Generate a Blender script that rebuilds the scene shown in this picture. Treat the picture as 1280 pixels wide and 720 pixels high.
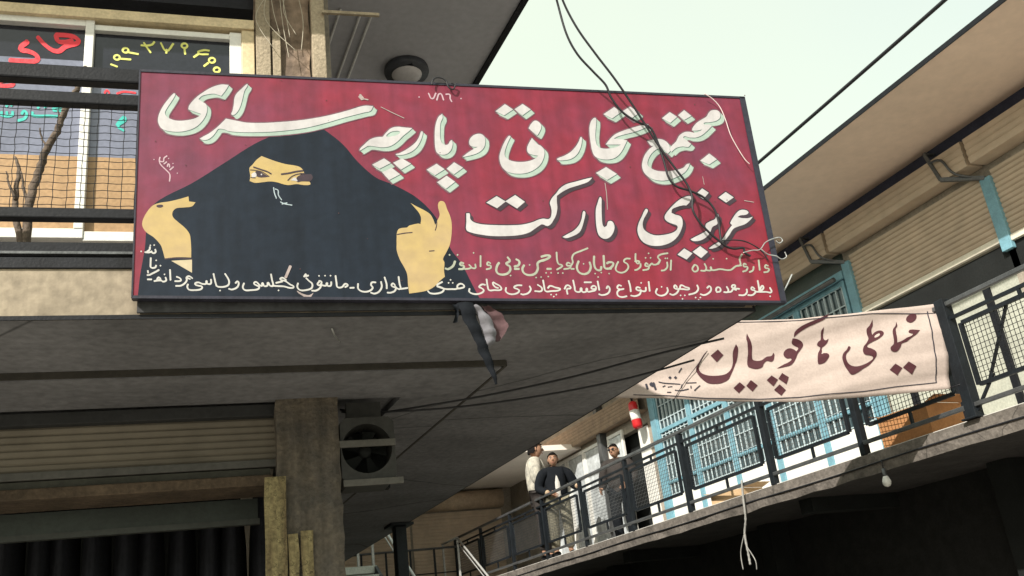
import bpy, bmesh, math, random
from mathutils import Vector, Matrix
from mathutils.geometry import tessellate_polygon, delaunay_2d_cdt

for _o in list(bpy.data.objects):
    bpy.data.objects.remove(_o)
SC = bpy.context.scene
COL = SC.collection
RND = random.Random(11)
R = math.radians

# ------------------------------------------------------------------ camera
FPX = 1174.85                                   # focal length in pixels of the 1280 px wide photo
YAW, PIT, ROL, PSI = R(23.91), R(21.137), R(-6.938), R(-5.842)
EYE = Vector((0, 0, 1.6))
FWD = Vector((math.sin(YAW)*math.cos(PIT), math.cos(YAW)*math.cos(PIT), math.sin(PIT)))
_r0 = Vector((math.cos(YAW), -math.sin(YAW), 0)); _u0 = _r0.cross(FWD)
RGT = _r0*math.cos(ROL) + _u0*math.sin(ROL)
UPV = -_r0*math.sin(ROL) + _u0*math.cos(ROL)
cam = bpy.data.cameras.new('camera'); cam.sensor_width = 36; cam.lens = FPX/1280*36
cam.clip_start = 0.05; cam.clip_end = 3000
camo = bpy.data.objects.new('camera', cam); COL.objects.link(camo)
camo.matrix_world = Matrix(((RGT.x, UPV.x, -FWD.x, 0), (RGT.y, UPV.y, -FWD.y, 0), (RGT.z, UPV.z, -FWD.z, 1.6), (0, 0, 0, 1)))
SC.camera = camo

# ------------------------------------------------------------------ light
SUN = Vector((-1.1, -0.83, 1.0)).normalized()
w = bpy.data.worlds.new("World"); SC.world = w; w.use_nodes = True
nt = w.node_tree; nt.nodes.clear()
sky = nt.nodes.new('ShaderNodeTexSky'); sky.sky_type = 'NISHITA'; sky.sun_disc = False
sky.sun_elevation = math.asin(SUN.z); sky.sun_rotation = math.atan2(SUN.x, SUN.y)
sky.air_density = 1.2; sky.dust_density = 6.0; sky.ozone_density = 0.6; sky.altitude = 600
bg = nt.nodes.new('ShaderNodeBackground'); bg.inputs['Strength'].default_value = 0.15
veil = nt.nodes.new('ShaderNodeMix'); veil.data_type = 'RGBA'       # thin bright high haze over the blue
veil.inputs[0].default_value = 0.82; veil.inputs[7].default_value = (3.42, 3.75, 2.98, 1)
out = nt.nodes.new('ShaderNodeOutputWorld')
wtc = nt.nodes.new('ShaderNodeTexCoord'); wn_ = nt.nodes.new('ShaderNodeTexNoise'); wn_.inputs['Scale'].default_value = 1.6; wn_.inputs['Detail'].default_value = 3
wmr = nt.nodes.new('ShaderNodeMapRange'); wmr.inputs['From Min'].default_value = 0.3; wmr.inputs['From Max'].default_value = 0.7
wmr.inputs['To Min'].default_value = 0.74; wmr.inputs['To Max'].default_value = 0.9
nt.links.new(wtc.outputs['Generated'], wn_.inputs['Vector']); nt.links.new(wn_.outputs['Fac'], wmr.inputs['Value']); nt.links.new(wmr.outputs[0], veil.inputs[0])
nt.links.new(sky.outputs[0], veil.inputs[6]); nt.links.new(veil.outputs[2], bg.inputs[0]); nt.links.new(bg.outputs[0], out.inputs[0])
sl = bpy.data.lights.new('sun', 'SUN'); sl.energy = 3.3; sl.angle = R(0.53); sl.color = (1.0, 0.95, 0.86)
so = bpy.data.objects.new('sun', sl); COL.objects.link(so)
so.rotation_euler = (-SUN).to_track_quat('-Z', 'Y').to_euler(); so.location = (-20, -20, 30)
SC.view_settings.view_transform = 'Standard'; SC.view_settings.look = 'None'
SC.view_settings.exposure = 0.95; SC.view_settings.gamma = 1.0; SC.view_settings.use_curve_mapping = False
SC.render.engine = 'CYCLES'

# ------------------------------------------------------------------ coordinates
U = Vector((math.cos(PSI), math.sin(PSI), 0))    # along the shop front
N = Vector((-math.sin(PSI), math.cos(PSI), 0))   # into the building
Z = Vector((0, 0, 1))
def FW(u, n, z): return U*u + N*n + Z*z
def ray(x, y): return FWD + RGT*((x-640)/FPX) - UPV*((y-360)/FPX)
def onN(x, y, n):                                # point of the plane n = const seen at a photo pixel
    d = ray(x, y); return EYE + d*(n/d.dot(N))
def onX(x, y, X):
    d = ray(x, y); return EYE + d*(X/d.x)
def onZ(x, y, z):
    d = ray(x, y); return EYE + d*((z-1.6)/d.z)
def uz(x, y, n):
    p = onN(x, y, n); return (p-EYE).dot(U), p.z

# ------------------------------------------------------------------ materials
MATS = {}
def mat(name, col, rough=0.75, var=0.25, scale=6.0, bump=0.15, bscale=40.0, metal=0.0, spec=0.35, col2=None,
        streak=False, alpha=None, detail=6.0, crack=0.0, grime=0.0):
    """base colour with a noise mix, finer speckle and a bump; col2 is the second (worn) colour"""
    if name in MATS: return MATS[name]
    m = bpy.data.materials.new(name); m.use_nodes = True
    t = m.node_tree; b = t.nodes['Principled BSDF']; L = t.links.new
    tc = t.nodes.new('ShaderNodeTexCoord'); mp = t.nodes.new('ShaderNodeMapping')
    L(tc.outputs['Object'], mp.inputs['Vector'])
    if streak: mp.inputs['Scale'].default_value = (1, 1, 0.12)
    n1 = t.nodes.new('ShaderNodeTexNoise'); n1.inputs['Scale'].default_value = scale
    n1.inputs['Detail'].default_value = detail; n1.inputs['Roughness'].default_value = 0.62
    L(mp.outputs[0], n1.inputs['Vector'])
    cr = t.nodes.new('ShaderNodeValToRGB'); cr.color_ramp.elements[0].position = 0.34; cr.color_ramp.elements[1].position = 0.68
    L(n1.outputs['Fac'], cr.inputs[0])
    c2 = col2 if col2 else tuple(c*(1-var) for c in col)
    mx = t.nodes.new('ShaderNodeMix'); mx.data_type = 'RGBA'
    mx.inputs[6].default_value = (*c2, 1); mx.inputs[7].default_value = (*col, 1)
    L(cr.outputs[0], mx.inputs[0])
    n2 = t.nodes.new('ShaderNodeTexNoise'); n2.inputs['Scale'].default_value = bscale; n2.inputs['Detail'].default_value = 5
    L(tc.outputs['Object'], n2.inputs['Vector'])
    mr = t.nodes.new('ShaderNodeMapRange'); mr.inputs['From Min'].default_value = 0.3; mr.inputs['From Max'].default_value = 0.7
    mr.inputs['To Min'].default_value = 1-var*0.6; mr.inputs['To Max'].default_value = 1+var*0.3
    L(n2.outputs['Fac'], mr.inputs['Value'])
    mu = t.nodes.new('ShaderNodeMix'); mu.data_type = 'RGBA'; mu.blend_type = 'MULTIPLY'; mu.inputs[0].default_value = 1
    L(mx.outputs[2], mu.inputs[6]); L(mr.outputs[0], mu.inputs[7])
    last = mu.outputs[2]
    hsrc = n2.outputs['Fac']
    if crack:
        vo = t.nodes.new('ShaderNodeTexVoronoi'); vo.feature = 'DISTANCE_TO_EDGE'; vo.inputs['Scale'].default_value = crack
        nd = t.nodes.new('ShaderNodeTexNoise'); nd.inputs['Scale'].default_value = crack*1.7; nd.inputs['Detail'].default_value = 4
        L(tc.outputs['Object'], nd.inputs['Vector'])
        va = t.nodes.new('ShaderNodeMix'); va.data_type = 'RGBA'; va.inputs[0].default_value = 0.25
        L(tc.outputs['Object'], va.inputs[6]); L(nd.outputs['Color'], va.inputs[7]); L(va.outputs[2], vo.inputs['Vector'])
        c3 = t.nodes.new('ShaderNodeMapRange'); c3.inputs['From Max'].default_value = 0.022 if crack > 1 else 0.0035
        c3.inputs['To Min'].default_value = 0.35; c3.inputs['To Max'].default_value = 1.0
        L(vo.outputs['Distance'], c3.inputs['Value'])
        m3 = t.nodes.new('ShaderNodeMix'); m3.data_type = 'RGBA'; m3.blend_type = 'MULTIPLY'; m3.inputs[0].default_value = 1
        L(last, m3.inputs[6]); L(c3.outputs[0], m3.inputs[7]); last = m3.outputs[2]
    if grime:                                    # rain streaks and dirt running down the surface
        mg = t.nodes.new('ShaderNodeMapping'); mg.inputs['Scale'].default_value = (9, 9, 0.55); L(tc.outputs['Object'], mg.inputs['Vector'])
        ng = t.nodes.new('ShaderNodeTexNoise'); ng.inputs['Scale'].default_value = 2.2; ng.inputs['Detail'].default_value = 7; L(mg.outputs[0], ng.inputs['Vector'])
        rg = t.nodes.new('ShaderNodeMapRange'); rg.inputs['From Min'].default_value = 0.35; rg.inputs['From Max'].default_value = 0.62
        rg.inputs['To Min'].default_value = 1-grime; rg.inputs['To Max'].default_value = 1.0; L(ng.outputs['Fac'], rg.inputs['Value'])
        m4 = t.nodes.new('ShaderNodeMix'); m4.data_type = 'RGBA'; m4.blend_type = 'MULTIPLY'; m4.inputs[0].default_value = 1
        L(last, m4.inputs[6]); L(rg.outputs[0], m4.inputs[7]); last = m4.outputs[2]
    L(last, b.inputs['Base Color'])
    b.inputs['Roughness'].default_value = rough; b.inputs['Metallic'].default_value = metal
    b.inputs['Specular IOR Level'].default_value = spec
    if bump:
        bp = t.nodes.new('ShaderNodeBump'); bp.inputs['Strength'].default_value = bump; bp.inputs['Distance'].default_value = 0.02
        L(hsrc, bp.inputs['Height']); L(bp.outputs[0], b.inputs['Normal'])
    MATS[name] = m
    return m

# ------------------------------------------------------------------ mesh builder
class MB:
    def __init__(s): s.v = []; s.f = []; s.m = []; s.sm = []
    def face(s, pts, mi=0, smooth=False):
        i = len(s.v); s.v += [Vector(p) for p in pts]; s.f.append(tuple(range(i, i+len(pts)))); s.m.append(mi); s.sm.append(smooth)
    def idx(s, vs, fs, mi=0, smooth=False):
        i = len(s.v); s.v += [Vector(p) for p in vs]
        for f in fs: s.f.append(tuple(i+k for k in f)); s.m.append(mi); s.sm.append(smooth)
    def hexa(s, p, mi=0):                       # 8 corners: bottom ring, top ring
        s.idx(p, [(0,3,2,1),(4,5,6,7),(0,1,5,4),(1,2,6,5),(2,3,7,6),(3,0,4,7)], mi)
    def fbox(s, u0, u1, n0, n1, z0, z1, mi=0):   # box square to the shop front
        s.hexa([FW(u0,n0,z0),FW(u1,n0,z0),FW(u1,n1,z0),FW(u0,n1,z0),FW(u0,n0,z1),FW(u1,n0,z1),FW(u1,n1,z1),FW(u0,n1,z1)], mi)
    def box(s, x0, x1, y0, y1, z0, z1, mi=0):
        s.hexa([(x0,y0,z0),(x1,y0,z0),(x1,y1,z0),(x0,y1,z0),(x0,y0,z1),(x1,y0,z1),(x1,y1,z1),(x0,y1,z1)], mi)
    def bar(s, a, b, w, h, up=Z, mi=0):          # rectangular bar from a to b
        a, b = Vector(a), Vector(b); d = (b-a).normalized()
        x = d.cross(up)
        if x.length < 1e-4: x = d.cross(Vector((1,0,0)))
        x.normalize(); y = x.cross(d).normalized()
        x = x*(w/2); y = y*(h/2)
        s.hexa([a-x-y, a+x-y, b+x-y, b-x-y, a-x+y, a+x+y, b+x+y, b-x+y], mi)
    def tube(s, pts, r, seg=8, mi=0, caps=True):
        pts = [Vector(p) for p in pts]; n = len(pts)
        rs = r if isinstance(r, (list, tuple)) else [r]*n
        rings = []; ref = None
        for i, p in enumerate(pts):
            d = (pts[min(i+1, n-1)]-pts[max(i-1, 0)])
            d = d.normalized() if d.length > 1e-9 else Z
            if ref is None:
                ref = d.cross(Z)
                if ref.length < 1e-3: ref = d.cross(Vector((1,0,0)))
            ref = (ref - d*ref.dot(d)).normalized(); q = d.cross(ref)
            rings.append([p+(ref*math.cos(2*math.pi*k/seg)+q*math.sin(2*math.pi*k/seg))*rs[i] for k in range(seg)])
        vs = [v for g in rings for v in g]; fs = []
        for i in range(n-1):
            for k in range(seg):
                k2 = (k+1) % seg
                fs.append((i*seg+k, i*seg+k2, (i+1)*seg+k2, (i+1)*seg+k))
        if caps: fs.append(tuple(range(seg-1, -1, -1))); fs.append(tuple((n-1)*seg+k for k in range(seg)))
        s.idx(vs, fs, mi, True)
    def lathe(s, c, axis, prof, seg=24, mi=0):   # profile of (distance along the axis, radius)
        axis = Vector(axis).normalized(); c = Vector(c)
        s.tube([c+axis*a for a, r in prof], [max(r, 1e-4) for a, r in prof], seg, mi)
    def ell(s, c, rx, ry, rz, seg=14, rings=9, mi=0, rot=None):
        vs = []; fs = []; c = Vector(c)
        for i in range(rings+1):
            th = math.pi*i/rings
            for k in range(seg):
                ph = 2*math.pi*k/seg
                p = Vector((rx*math.sin(th)*math.cos(ph), ry*math.sin(th)*math.sin(ph), rz*math.cos(th)))
                if rot: p = rot @ p
                vs.append(c+p)
        for i in range(rings):
            for k in range(seg):
                k2 = (k+1) % seg; fs.append((i*seg+k, (i+1)*seg+k, (i+1)*seg+k2, i*seg+k2))
        s.idx(vs, fs, mi, True)
    def build(s, name, mats, parent=None, bevel=0.0, origin=None):
        me = bpy.data.meshes.new(name); mats = mats if isinstance(mats, (list, tuple)) else [mats]
        off = wloc(parent) if parent else Vector(origin or (0, 0, 0))
        me.from_pydata([tuple(p-off) for p in s.v], [], s.f)
        for m in mats: me.materials.append(m)
        for p, mi, sm in zip(me.polygons, s.m, s.sm): p.material_index = mi; p.use_smooth = sm
        me.update()
        o = bpy.data.objects.new(name, me); COL.objects.link(o)
        if parent: o.parent = parent
        else: o.location = off
        if bevel:
            b = o.modifiers.new('bevel', 'BEVEL'); b.width = bevel; b.segments = 2; b.limit_method = 'ANGLE'
        return o
WL = {}
def wloc(o):
    v = Vector((0, 0, 0))
    while o: v = v + o.location; o = o.parent
    return v
def tag(o, label, cat, group=None, kind=None):
    o['label'] = label; o['category'] = cat
    if group: o['group'] = group
    if kind: o['kind'] = kind
    return o
def thing(name, label, cat, loc=(0,0,0), group=None):
    o = bpy.data.objects.new(name, None); COL.objects.link(o); o.location = loc; o.empty_display_size = 0.2
    return tag(o, label, cat, group)
def copy_tree(o, parent=None):
    c = o.copy(); COL.objects.link(c); c.parent = parent
    for ch in list(o.children): copy_tree(ch, c)
    return c
def smooth_path(pts, sub=5):
    pts = [Vector(p) for p in pts]; n = len(pts); o = []
    for i in range(n-1):
        p0, p1, p2, p3 = pts[max(i-1,0)], pts[i], pts[i+1], pts[min(i+2,n-1)]
        for k in range(sub):
            t = k/sub
            o.append(0.5*((2*p1)+(p2-p0)*t+(2*p0-5*p1+4*p2-p3)*t*t+(3*p1-p0-3*p2+p3)*t**3))
    o.append(pts[-1]); return o

# ------------------------------------------------------------------ shared materials
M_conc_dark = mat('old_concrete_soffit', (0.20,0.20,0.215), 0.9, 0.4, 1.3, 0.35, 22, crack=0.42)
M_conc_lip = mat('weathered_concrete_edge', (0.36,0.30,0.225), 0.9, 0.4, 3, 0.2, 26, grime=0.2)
M_conc_fascia = mat('grimy_concrete_edge', (0.20,0.175,0.155), 0.92, 0.5, 3, 0.6, 22, crack=0.8)
M_plaster = mat('old_plaster', (0.40,0.35,0.29), 0.9, 0.35, 2.5, 0.3, 30)
M_pillar = mat('rough_peeling_pillar', (0.30,0.22,0.16), 0.95, 0.6, 5, 0.9, 18, col2=(0.10,0.075,0.06), streak=True)
M_pillar_low = mat('crumbling_pillar', (0.19,0.155,0.115), 0.95, 0.5, 4, 0.8, 45, col2=(0.08,0.074,0.068), detail=10, grime=0.35)
M_wood = mat('weathered_beige_wood', (0.46,0.38,0.27), 0.8, 0.4, 7, 0.4, 60, streak=True)
M_board = mat('flaking_yellow_board', (0.33,0.28,0.14), 0.85, 0.6, 16, 0.7, 60, col2=(0.13,0.095,0.05), streak=True, crack=9, detail=9)
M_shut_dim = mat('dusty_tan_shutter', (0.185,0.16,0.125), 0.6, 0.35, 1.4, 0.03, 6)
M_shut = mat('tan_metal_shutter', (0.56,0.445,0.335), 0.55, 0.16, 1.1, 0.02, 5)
M_black = mat('dark_steel_paint', (0.014,0.015,0.019), 0.55, 0.4, 8, 0.1, 80, spec=0.2)
M_rail = mat('blue_grey_steel', (0.013,0.017,0.022), 0.55, 0.45, 6, 0.1, 70, spec=0.22)
M_hand = mat('worn_grey_steel', (0.13,0.135,0.14), 0.4, 0.4, 6, 0.1, 70, metal=0.4)
M_white = mat('white_frame_paint', (0.78,0.77,0.73), 0.45, 0.12, 10, 0.03, 60)
M_cream = mat('cream_frame_paint', (0.74,0.60,0.38), 0.5, 0.25, 8, 0.06, 60)
M_blue = mat('light_blue_metal_paint', (0.20,0.40,0.49), 0.45, 0.25, 7, 0.06, 60)
M_wire = mat('black_cable_rubber', (0.02,0.02,0.025), 0.5, 0.3, 10, 0)
M_steelw = mat('galvanised_wire', (0.45,0.46,0.46), 0.4, 0.3, 20, 0, metal=0.5)
M_tan = mat('tan_painted_soffit', (0.82,0.64,0.52), 0.9, 0.10, 0.8, 0.06, 9)
M_grey_soffit = mat('grey_painted_soffit', (0.46,0.46,0.50), 0.9, 0.14, 1.2, 0.1, 18)
M_white_wall = mat('whitewashed_wall', (0.80,0.79,0.75), 0.85, 0.12, 2, 0.1, 30)
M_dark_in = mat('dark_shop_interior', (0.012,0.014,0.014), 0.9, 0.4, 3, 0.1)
M_glass = mat('dark_teal_window_glass', (0.045,0.075,0.085), 0.06, 0.3, 1.2, 0.0, 10, spec=0.9)
M_pale_glass = mat('pale_curtained_glass', (0.62,0.66,0.68), 0.12, 0.35, 2.5, 0.0, 10, spec=0.8)

# ------------------------------------------------------------------ ground
g = MB(); g.face([(-900,-900,0),(900,-900,0),(900,900,0),(-900,900,0)])
go = g.build('ground', mat('dusty_courtyard_ground', (0.36,0.33,0.29), 0.95, 0.3, 0.6, 0.4, 12)); go['kind'] = 'structure'

# corrugated sheet: profile repeats down the sheet, runs along a direction
def corrugated(mb, origin, along, down, normal, length, height, pitch, depth, mi=0):
    o = Vector(origin); n = max(1, round(height/pitch)); p = height/n
    prof = [(0, 0), (0.10, 1), (0.22, 1.0), (0.62, 0.75), (0.86, 0.25), (0.93, 0)]
    pts = [((i+a)*p, d*depth) for i in range(n) for a, d in prof] + [(height, 0)]
    for (d0, h0), (d1, h1) in zip(pts, pts[1:]):
        a = o+down*d0+normal*h0; b = o+down*d1+normal*h1
        mb.face([a, b, b+along*length, a+along*length], mi)

# ================================================================== NEAR BUILDING (left)
ZL = 6.0                                          # soffit of its roof
XE = 2.80                                         # edge of its side gallery
nb = thing('market_building', 'two storey market building on the left, carrying the red painted sign', 'building', FW(0.3, 5, 0))
cor = Vector((XE, 3.47, 0))                       # corner of the gallery slab
nF = 3.76
def xy(p, z): return Vector((p[0], p[1], z))
def slab(mb, poly, z0, z1, mi=0, mside=None):
    b = [xy(p, z0) for p in poly]; t = [xy(p, z1) for p in poly]
    mb.face(list(reversed(b)), mi); mb.face(t, mi)
    for i in range(len(poly)):
        j = (i+1) % len(poly); mb.face([b[i], b[j], t[j], t[i]], mi if mside is None else mside)
pA = FW(-4, nF, 0); uC = (XE + nF*math.sin(PSI))/math.cos(PSI); pC = FW(uC, nF, 0)
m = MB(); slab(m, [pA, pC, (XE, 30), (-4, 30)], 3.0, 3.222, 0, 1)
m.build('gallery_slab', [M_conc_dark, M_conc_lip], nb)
# shallow inner soffit and the groove round it
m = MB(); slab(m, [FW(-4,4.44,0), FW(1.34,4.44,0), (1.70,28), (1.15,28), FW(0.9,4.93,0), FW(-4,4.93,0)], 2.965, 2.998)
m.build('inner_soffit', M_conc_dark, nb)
m = MB()
m.bar(FW(-4,4.425,2.985), FW(1.36,4.425,2.985), 0.016, 0.03); m.bar(xy(FW(1.36,4.425,0),2.984), (1.715,28,2.984), 0.016, 0.03)
m.build('soffit_groove_trim', mat('brown_trim', (0.05,0.045,0.038), 0.8, 0.3), nb)
# thin dark drip edge under the lip
m = MB(); m.fbox(-4, uC, nF-0.008, nF-0.002, 3.0, 3.018); m.bar((XE+0.008, pC.y, 3.016),(XE+0.008, 30, 3.016), 0.014, 0.03)
m.build('drip_edge', M_black, nb)
m = MB(); m.fbox(uz(172,380,nF)[0], uC-.05, nF-.022, nF-.009, 3.022, 3.10); m.build('lip_shade_plate', mat('dark_shade_plate', (0.055,0.055,0.06), 0.7, 0.4, 5, .1, grime=.3), nb)  # dark plate added to deepen the sign's shadow along the lip
# upper wall, roof
m = MB(); m.fbox(-4, -1.35, 4.95, 5.1, 3.22, ZL); m.fbox(-1.35, 0.17, 4.95, 5.1, 3.22, 3.86)
m.fbox(0.17, 0.62, 4.97, 5.12, 3.22, ZL); m.box(0.9, 1.0, 5.2, 30, 3.22, ZL)
m.build('upper_wall', M_plaster, nb)
m = MB(); m.fbox(-1.35, 0.17, 4.93, 5.1, 5.47, ZL)
m.build('dark_fascia_panel', mat('dark_navy_panel', (0.02,0.021,0.028), 0.7, 0.4), nb)
rF = FW(-4, 4.07, 0); XR = 2.615; uR = (XR + 4.07*math.sin(PSI))/math.cos(PSI)
m = MB(); slab(m, [rF, FW(uR,4.07,0), (XR,30), (-6,30), FW(-4,7,0)], ZL, ZL+.18, 0)
m.build('roof', M_grey_soffit, nb)
m = MB(); m.bar((XR-0.02, 4.0, ZL-.012),(XR-0.02, 30, ZL-.012), 0.045, 0.022); m.build('roof_drip_edge', M_black, nb)
m = MB()
for x in (1.33, 1.48, 1.56): m.tube([(x, 5.4, ZL-.014),(x, 29, ZL-.014)], 0.009, 6)
m.build('soffit_conduits', mat('pale_conduit', (0.62,0.62,0.62), 0.6, 0.2), nb)
# upstairs pillar, post and little bracket
m = MB()
u0, _ = uz(318, 50, 4.95); u1, _ = uz(386, 50, 4.95)
def ragged_post(mb, u0, u1, n0, n1, z0, z1, amp, seed, rows=26):
    rr = random.Random(seed); vs = []; fs = []
    per = [(u0,n0),(u0+(u1-u0)*.33,n0),(u0+(u1-u0)*.66,n0),(u1,n0),(u1,n1),(u0,n1)]; k = len(per)
    for i in range(rows+1):
        z = z0+(z1-z0)*i/rows
        for (a, b) in per: vs.append(FW(a+rr.uniform(-amp,amp), b+rr.uniform(-amp,amp), z))
    for i in range(rows):
        for j in range(k): fs.append((i*k+j, i*k+(j+1)%k, (i+1)*k+(j+1)%k, (i+1)*k+j))
    mb.idx(vs, fs)
ragged_post(m, u0, u1, 4.86, 4.96, 3.22, ZL-.01, 0.012, 3)
m.build('pillar', M_pillar, nb)
m = MB(); ua, _ = uz(320, 60, 4.84); ub, _ = uz(338, 60, 4.84)
m.fbox(ua, ub, 4.825, 4.85, 3.22, ZL-.01); m.fbox(ub+.012, ub+.06, 4.835, 4.85, 3.22, 5.25)
m.build('pillar_batten', M_wood, nb, 0.004)
m = MB(); ua, _ = uz(389, 50, 4.84); ub, _ = uz(406, 50, 4.84); m.fbox(ua, ub, 4.80, 4.90, 3.22, ZL-.01)
m.build('wooden_post', M_wood, nb, 0.006)
m = MB(); m.bar(onN(402, 15, 4.78), onN(474, 19, 4.78), 0.02, 0.02); m.build('bracket_bar', M_wood, nb)
m = MB()
for k in range(7):
    a = onN(RND.uniform(330,372), -10, 4.80); b = onN(RND.uniform(340,378), RND.uniform(40,75), 4.79)
    mid = (a+b)/2 + U*RND.uniform(-.1,.1)
    m.tube(smooth_path([a, mid, b], 6), 0.0022, 5)
m.build('loose_wires', mat('pale_string', (0.5,0.45,0.36), 0.8, 0.2), nb)

# upstairs window with its lettering
wn = 4.90
def wbox(mb, x0, y0, x1, y1, n0=wn-0.03, n1=wn+0.03, ref=None):
    (a, zt), (b, zb) = uz(x0, y0, n0), uz(x1, y1, n0)
    mb.fbox(min(a,b), max(a,b), n0, n1, min(zt,zb), max(zt,zb))
win = MB()
uL, zT = -1.35, 5.44
um0, _ = uz(100, 150, wn-.03); um1, _ = uz(111.5, 150, wn-.03)
ur0, _ = uz(287, 60, wn-.03); ur1, _ = uz(302, 60, wn-.03)
_, zs = uz(60, 297, wn-.03); _, zs1 = uz(60, 285, wn-.03)
_, zt0 = uz(60, 29, wn-.03); _, zt1 = uz(60, 20, wn-.03)
_, zq0 = uz(200, 41, wn-.03)
ur2, _ = uz(318, 60, wn-.03)
win.fbox(uL, um1, wn-.03, wn+.03, zs, zs1); win.fbox(um1, ur1, wn-.022, wn+.03, zs-.012, zs1-.012)
win.fbox(um0, um1, wn-.034, wn+.03, zs1, zt1+.02)
win.fbox(uL, um0, wn-.03, wn+.03, zt0, zt1)
win.fbox(um1, ur1, wn-.022, wn+.03, zq0-.005, zq0+.032)
win.fbox(ur0, ur1, wn-.03, wn+.03, zs1-.012, zq0+.04)
wfr = win.build('window', M_white, nb, 0.003)
m = MB(); _, zb0 = uz(60, 20, wn-.06); _, zb1 = uz(60, 8, wn-.06)
m.fbox(uL, ur2, wn-.06, wn+.03, zb0+.012, zb1+.012); m.fbox(ur1, ur2, wn-.045, wn+.03, 3.4, zb0+.012); m.build('window_head', M_cream, wfr, 0.004)
_, zd = uz(50, 73, wn+.012); _, zc = uz(50, 194, wn+.012)
m = MB(); m.fbox(uL, um0, wn+.012, wn+.02, zd, zt0)
_, zd2 = uz(180, 106, wn+.012)
m.fbox(um1, ur0, wn+.012, wn+.02, zd2, zq0); m.build('dark_reflection', mat('dark_reflection_glass', (0.022,0.024,0.034), 0.12, 0.3, 3, 0, spec=0.55), wfr)  # dark reflection put into the colour of the upper glass
m = MB(); m.fbox(uL, um0, wn+.012, wn+.02, zc, zd); m.fbox(um1, ur0, wn+.012, wn+.02, zc, zd2)
m.build('window_pane', mat('lavender_grey_pane', (0.20,0.215,0.29), 0.16, 0.22, 2.2, 0, spec=0.6), wfr)  # grey-blue reflection put into the pane colour
m = MB(); m.fbox(uL, um0, wn+.012, wn+.02, zs1, zc); m.fbox(um1, ur0, wn+.012, wn+.02, zs1-.012, zc)
m.build('lower_panel', mat('orange_tan_panel', (0.46,0.29,0.15), 0.4, 0.3, 4, 0.05, 50, streak=True), wfr)

# ground floor front: shutter, head beam, shop opening, pillar
ufs0, zA = uz(0, 507, 5.02); usr, zB = uz(345, 575, 5.02)
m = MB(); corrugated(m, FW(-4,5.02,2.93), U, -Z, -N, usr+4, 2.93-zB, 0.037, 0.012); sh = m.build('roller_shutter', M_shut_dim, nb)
m = MB(); m.fbox(-4, usr, 4.985, 5.05, zB-.04, zB); m.build('shutter_bottom_rail', mat('grey_shutter_rail', (0.09,0.087,0.08), 0.6, 0.3), sh, 0.004)
m = MB(); m.fbox(-4, usr, 4.955, 5.03, 2.90, 2.962); m.build('shutter_box', mat('shade_dark_box', (0.035,0.036,0.038), 0.8, 0.3), nb, .004)  # dark box added for the shaded band above the shutter
m = MB(); m.fbox(usr, usr+.022, 4.94, 5.06, 1.0, 2.96); m.build('shutter_guide', M_hand, sh)
_, z1 = uz(150, 590, 4.97); _, z0 = uz(150, 618, 4.97)
m = MB(); m.fbox(-4, usr-.02, 4.97, 5.3, z0, z0+.055); m.build('door_head_beam', mat('old_brown_beam', (0.11,0.078,0.052), 0.85, 0.45, 5, 0.4), nb, 0.006)
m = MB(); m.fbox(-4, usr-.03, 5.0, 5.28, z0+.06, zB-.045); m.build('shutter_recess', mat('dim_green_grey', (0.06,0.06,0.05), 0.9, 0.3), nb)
_, zf = uz(150, 661, 5.35)
m = MB(); m.fbox(-4, 0.15, 5.33, 5.36, zf, z0+.0); m.build('transom_panel', mat('grey_green_panel', (0.04,0.05,0.045), 0.6, 0.3, 2), nb)
m = MB(); m.fbox(-4, 0.16, 5.325, 5.37, zf-.03, zf); m.build('transom_rail', mat('dull_transom_rail', (0.05,0.055,0.05), 0.6, 0.3), nb)
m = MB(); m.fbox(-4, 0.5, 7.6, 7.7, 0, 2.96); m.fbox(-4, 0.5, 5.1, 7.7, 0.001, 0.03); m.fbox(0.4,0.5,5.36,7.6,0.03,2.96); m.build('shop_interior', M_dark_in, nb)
m = MB(); ua, _ = uz(346, 600, 4.9); ub, _ = uz(426, 600, 4.9)
w2 = MB(); w2.box(0.86, 1.02, 5.36, 30, 0, 2.962); w2.build('ground_floor_wall', M_plaster, nb)
ragged_post(m, ua, ub, 4.88, 5.35, 0, 2.99, 0.006, 8, 40)
m.build('ground_floor_pillar', M_pillar_low, nb)

# yellow flaking boards on the pillar
def board(x0, y0, x1, y1, n, lab, z0=0.02):
    (a, zt), (b, _) = uz(x0, y0, n), uz(x1, y1, n)
    rr = random.Random(int(x0)); vs = []; k = 22
    mm = MB(); L_ = []; Rr = []
    for i in range(k+1):
        z = z0+(zt-z0)*i/k; L_.append((a+rr.uniform(-.004,.004), z)); Rr.append((b+rr.uniform(-.004,.004), z))
    for i in range(k):
        (l0, za), (l1, zb2) = L_[i], L_[i+1]; r0, r1 = Rr[i][0], Rr[i+1][0]
        mm.hexa([FW(l0,n-.006,za),FW(r0,n-.006,za),FW(r0,n+.006,za),FW(l0,n+.006,za),FW(l1,n-.006,zb2),FW(r1,n-.006,zb2),FW(r1,n+.006,zb2),FW(l1,n+.006,zb2)])
    o = mm.build('wooden_board', M_board, None, 0, FW((a+b)/2, n, 0)); tag(o, lab, 'board', 'yellow boards on the pillar')
board(330, 597, 359, 700, 4.845, 'tallest flaking yellow board on the pillar, beside the dark shop doorway')
board(360, 668, 374, 700, 4.85, 'short narrow yellow board in the middle, between the two other pillar boards')
board(376, 664, 392, 700, 4.85, 'short yellow board nearest the bare crumbling right half of the pillar')

# ================================================================== RIGHT WING
XG, XW, ZF, ZS = 7.84, 9.5, 3.245, 6.95
rw = thing('market_building', 'long two storey market wing on the right with tan shutters and broad tan eave', 'building', (9.5, 12, 0))
m = MB()
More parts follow.
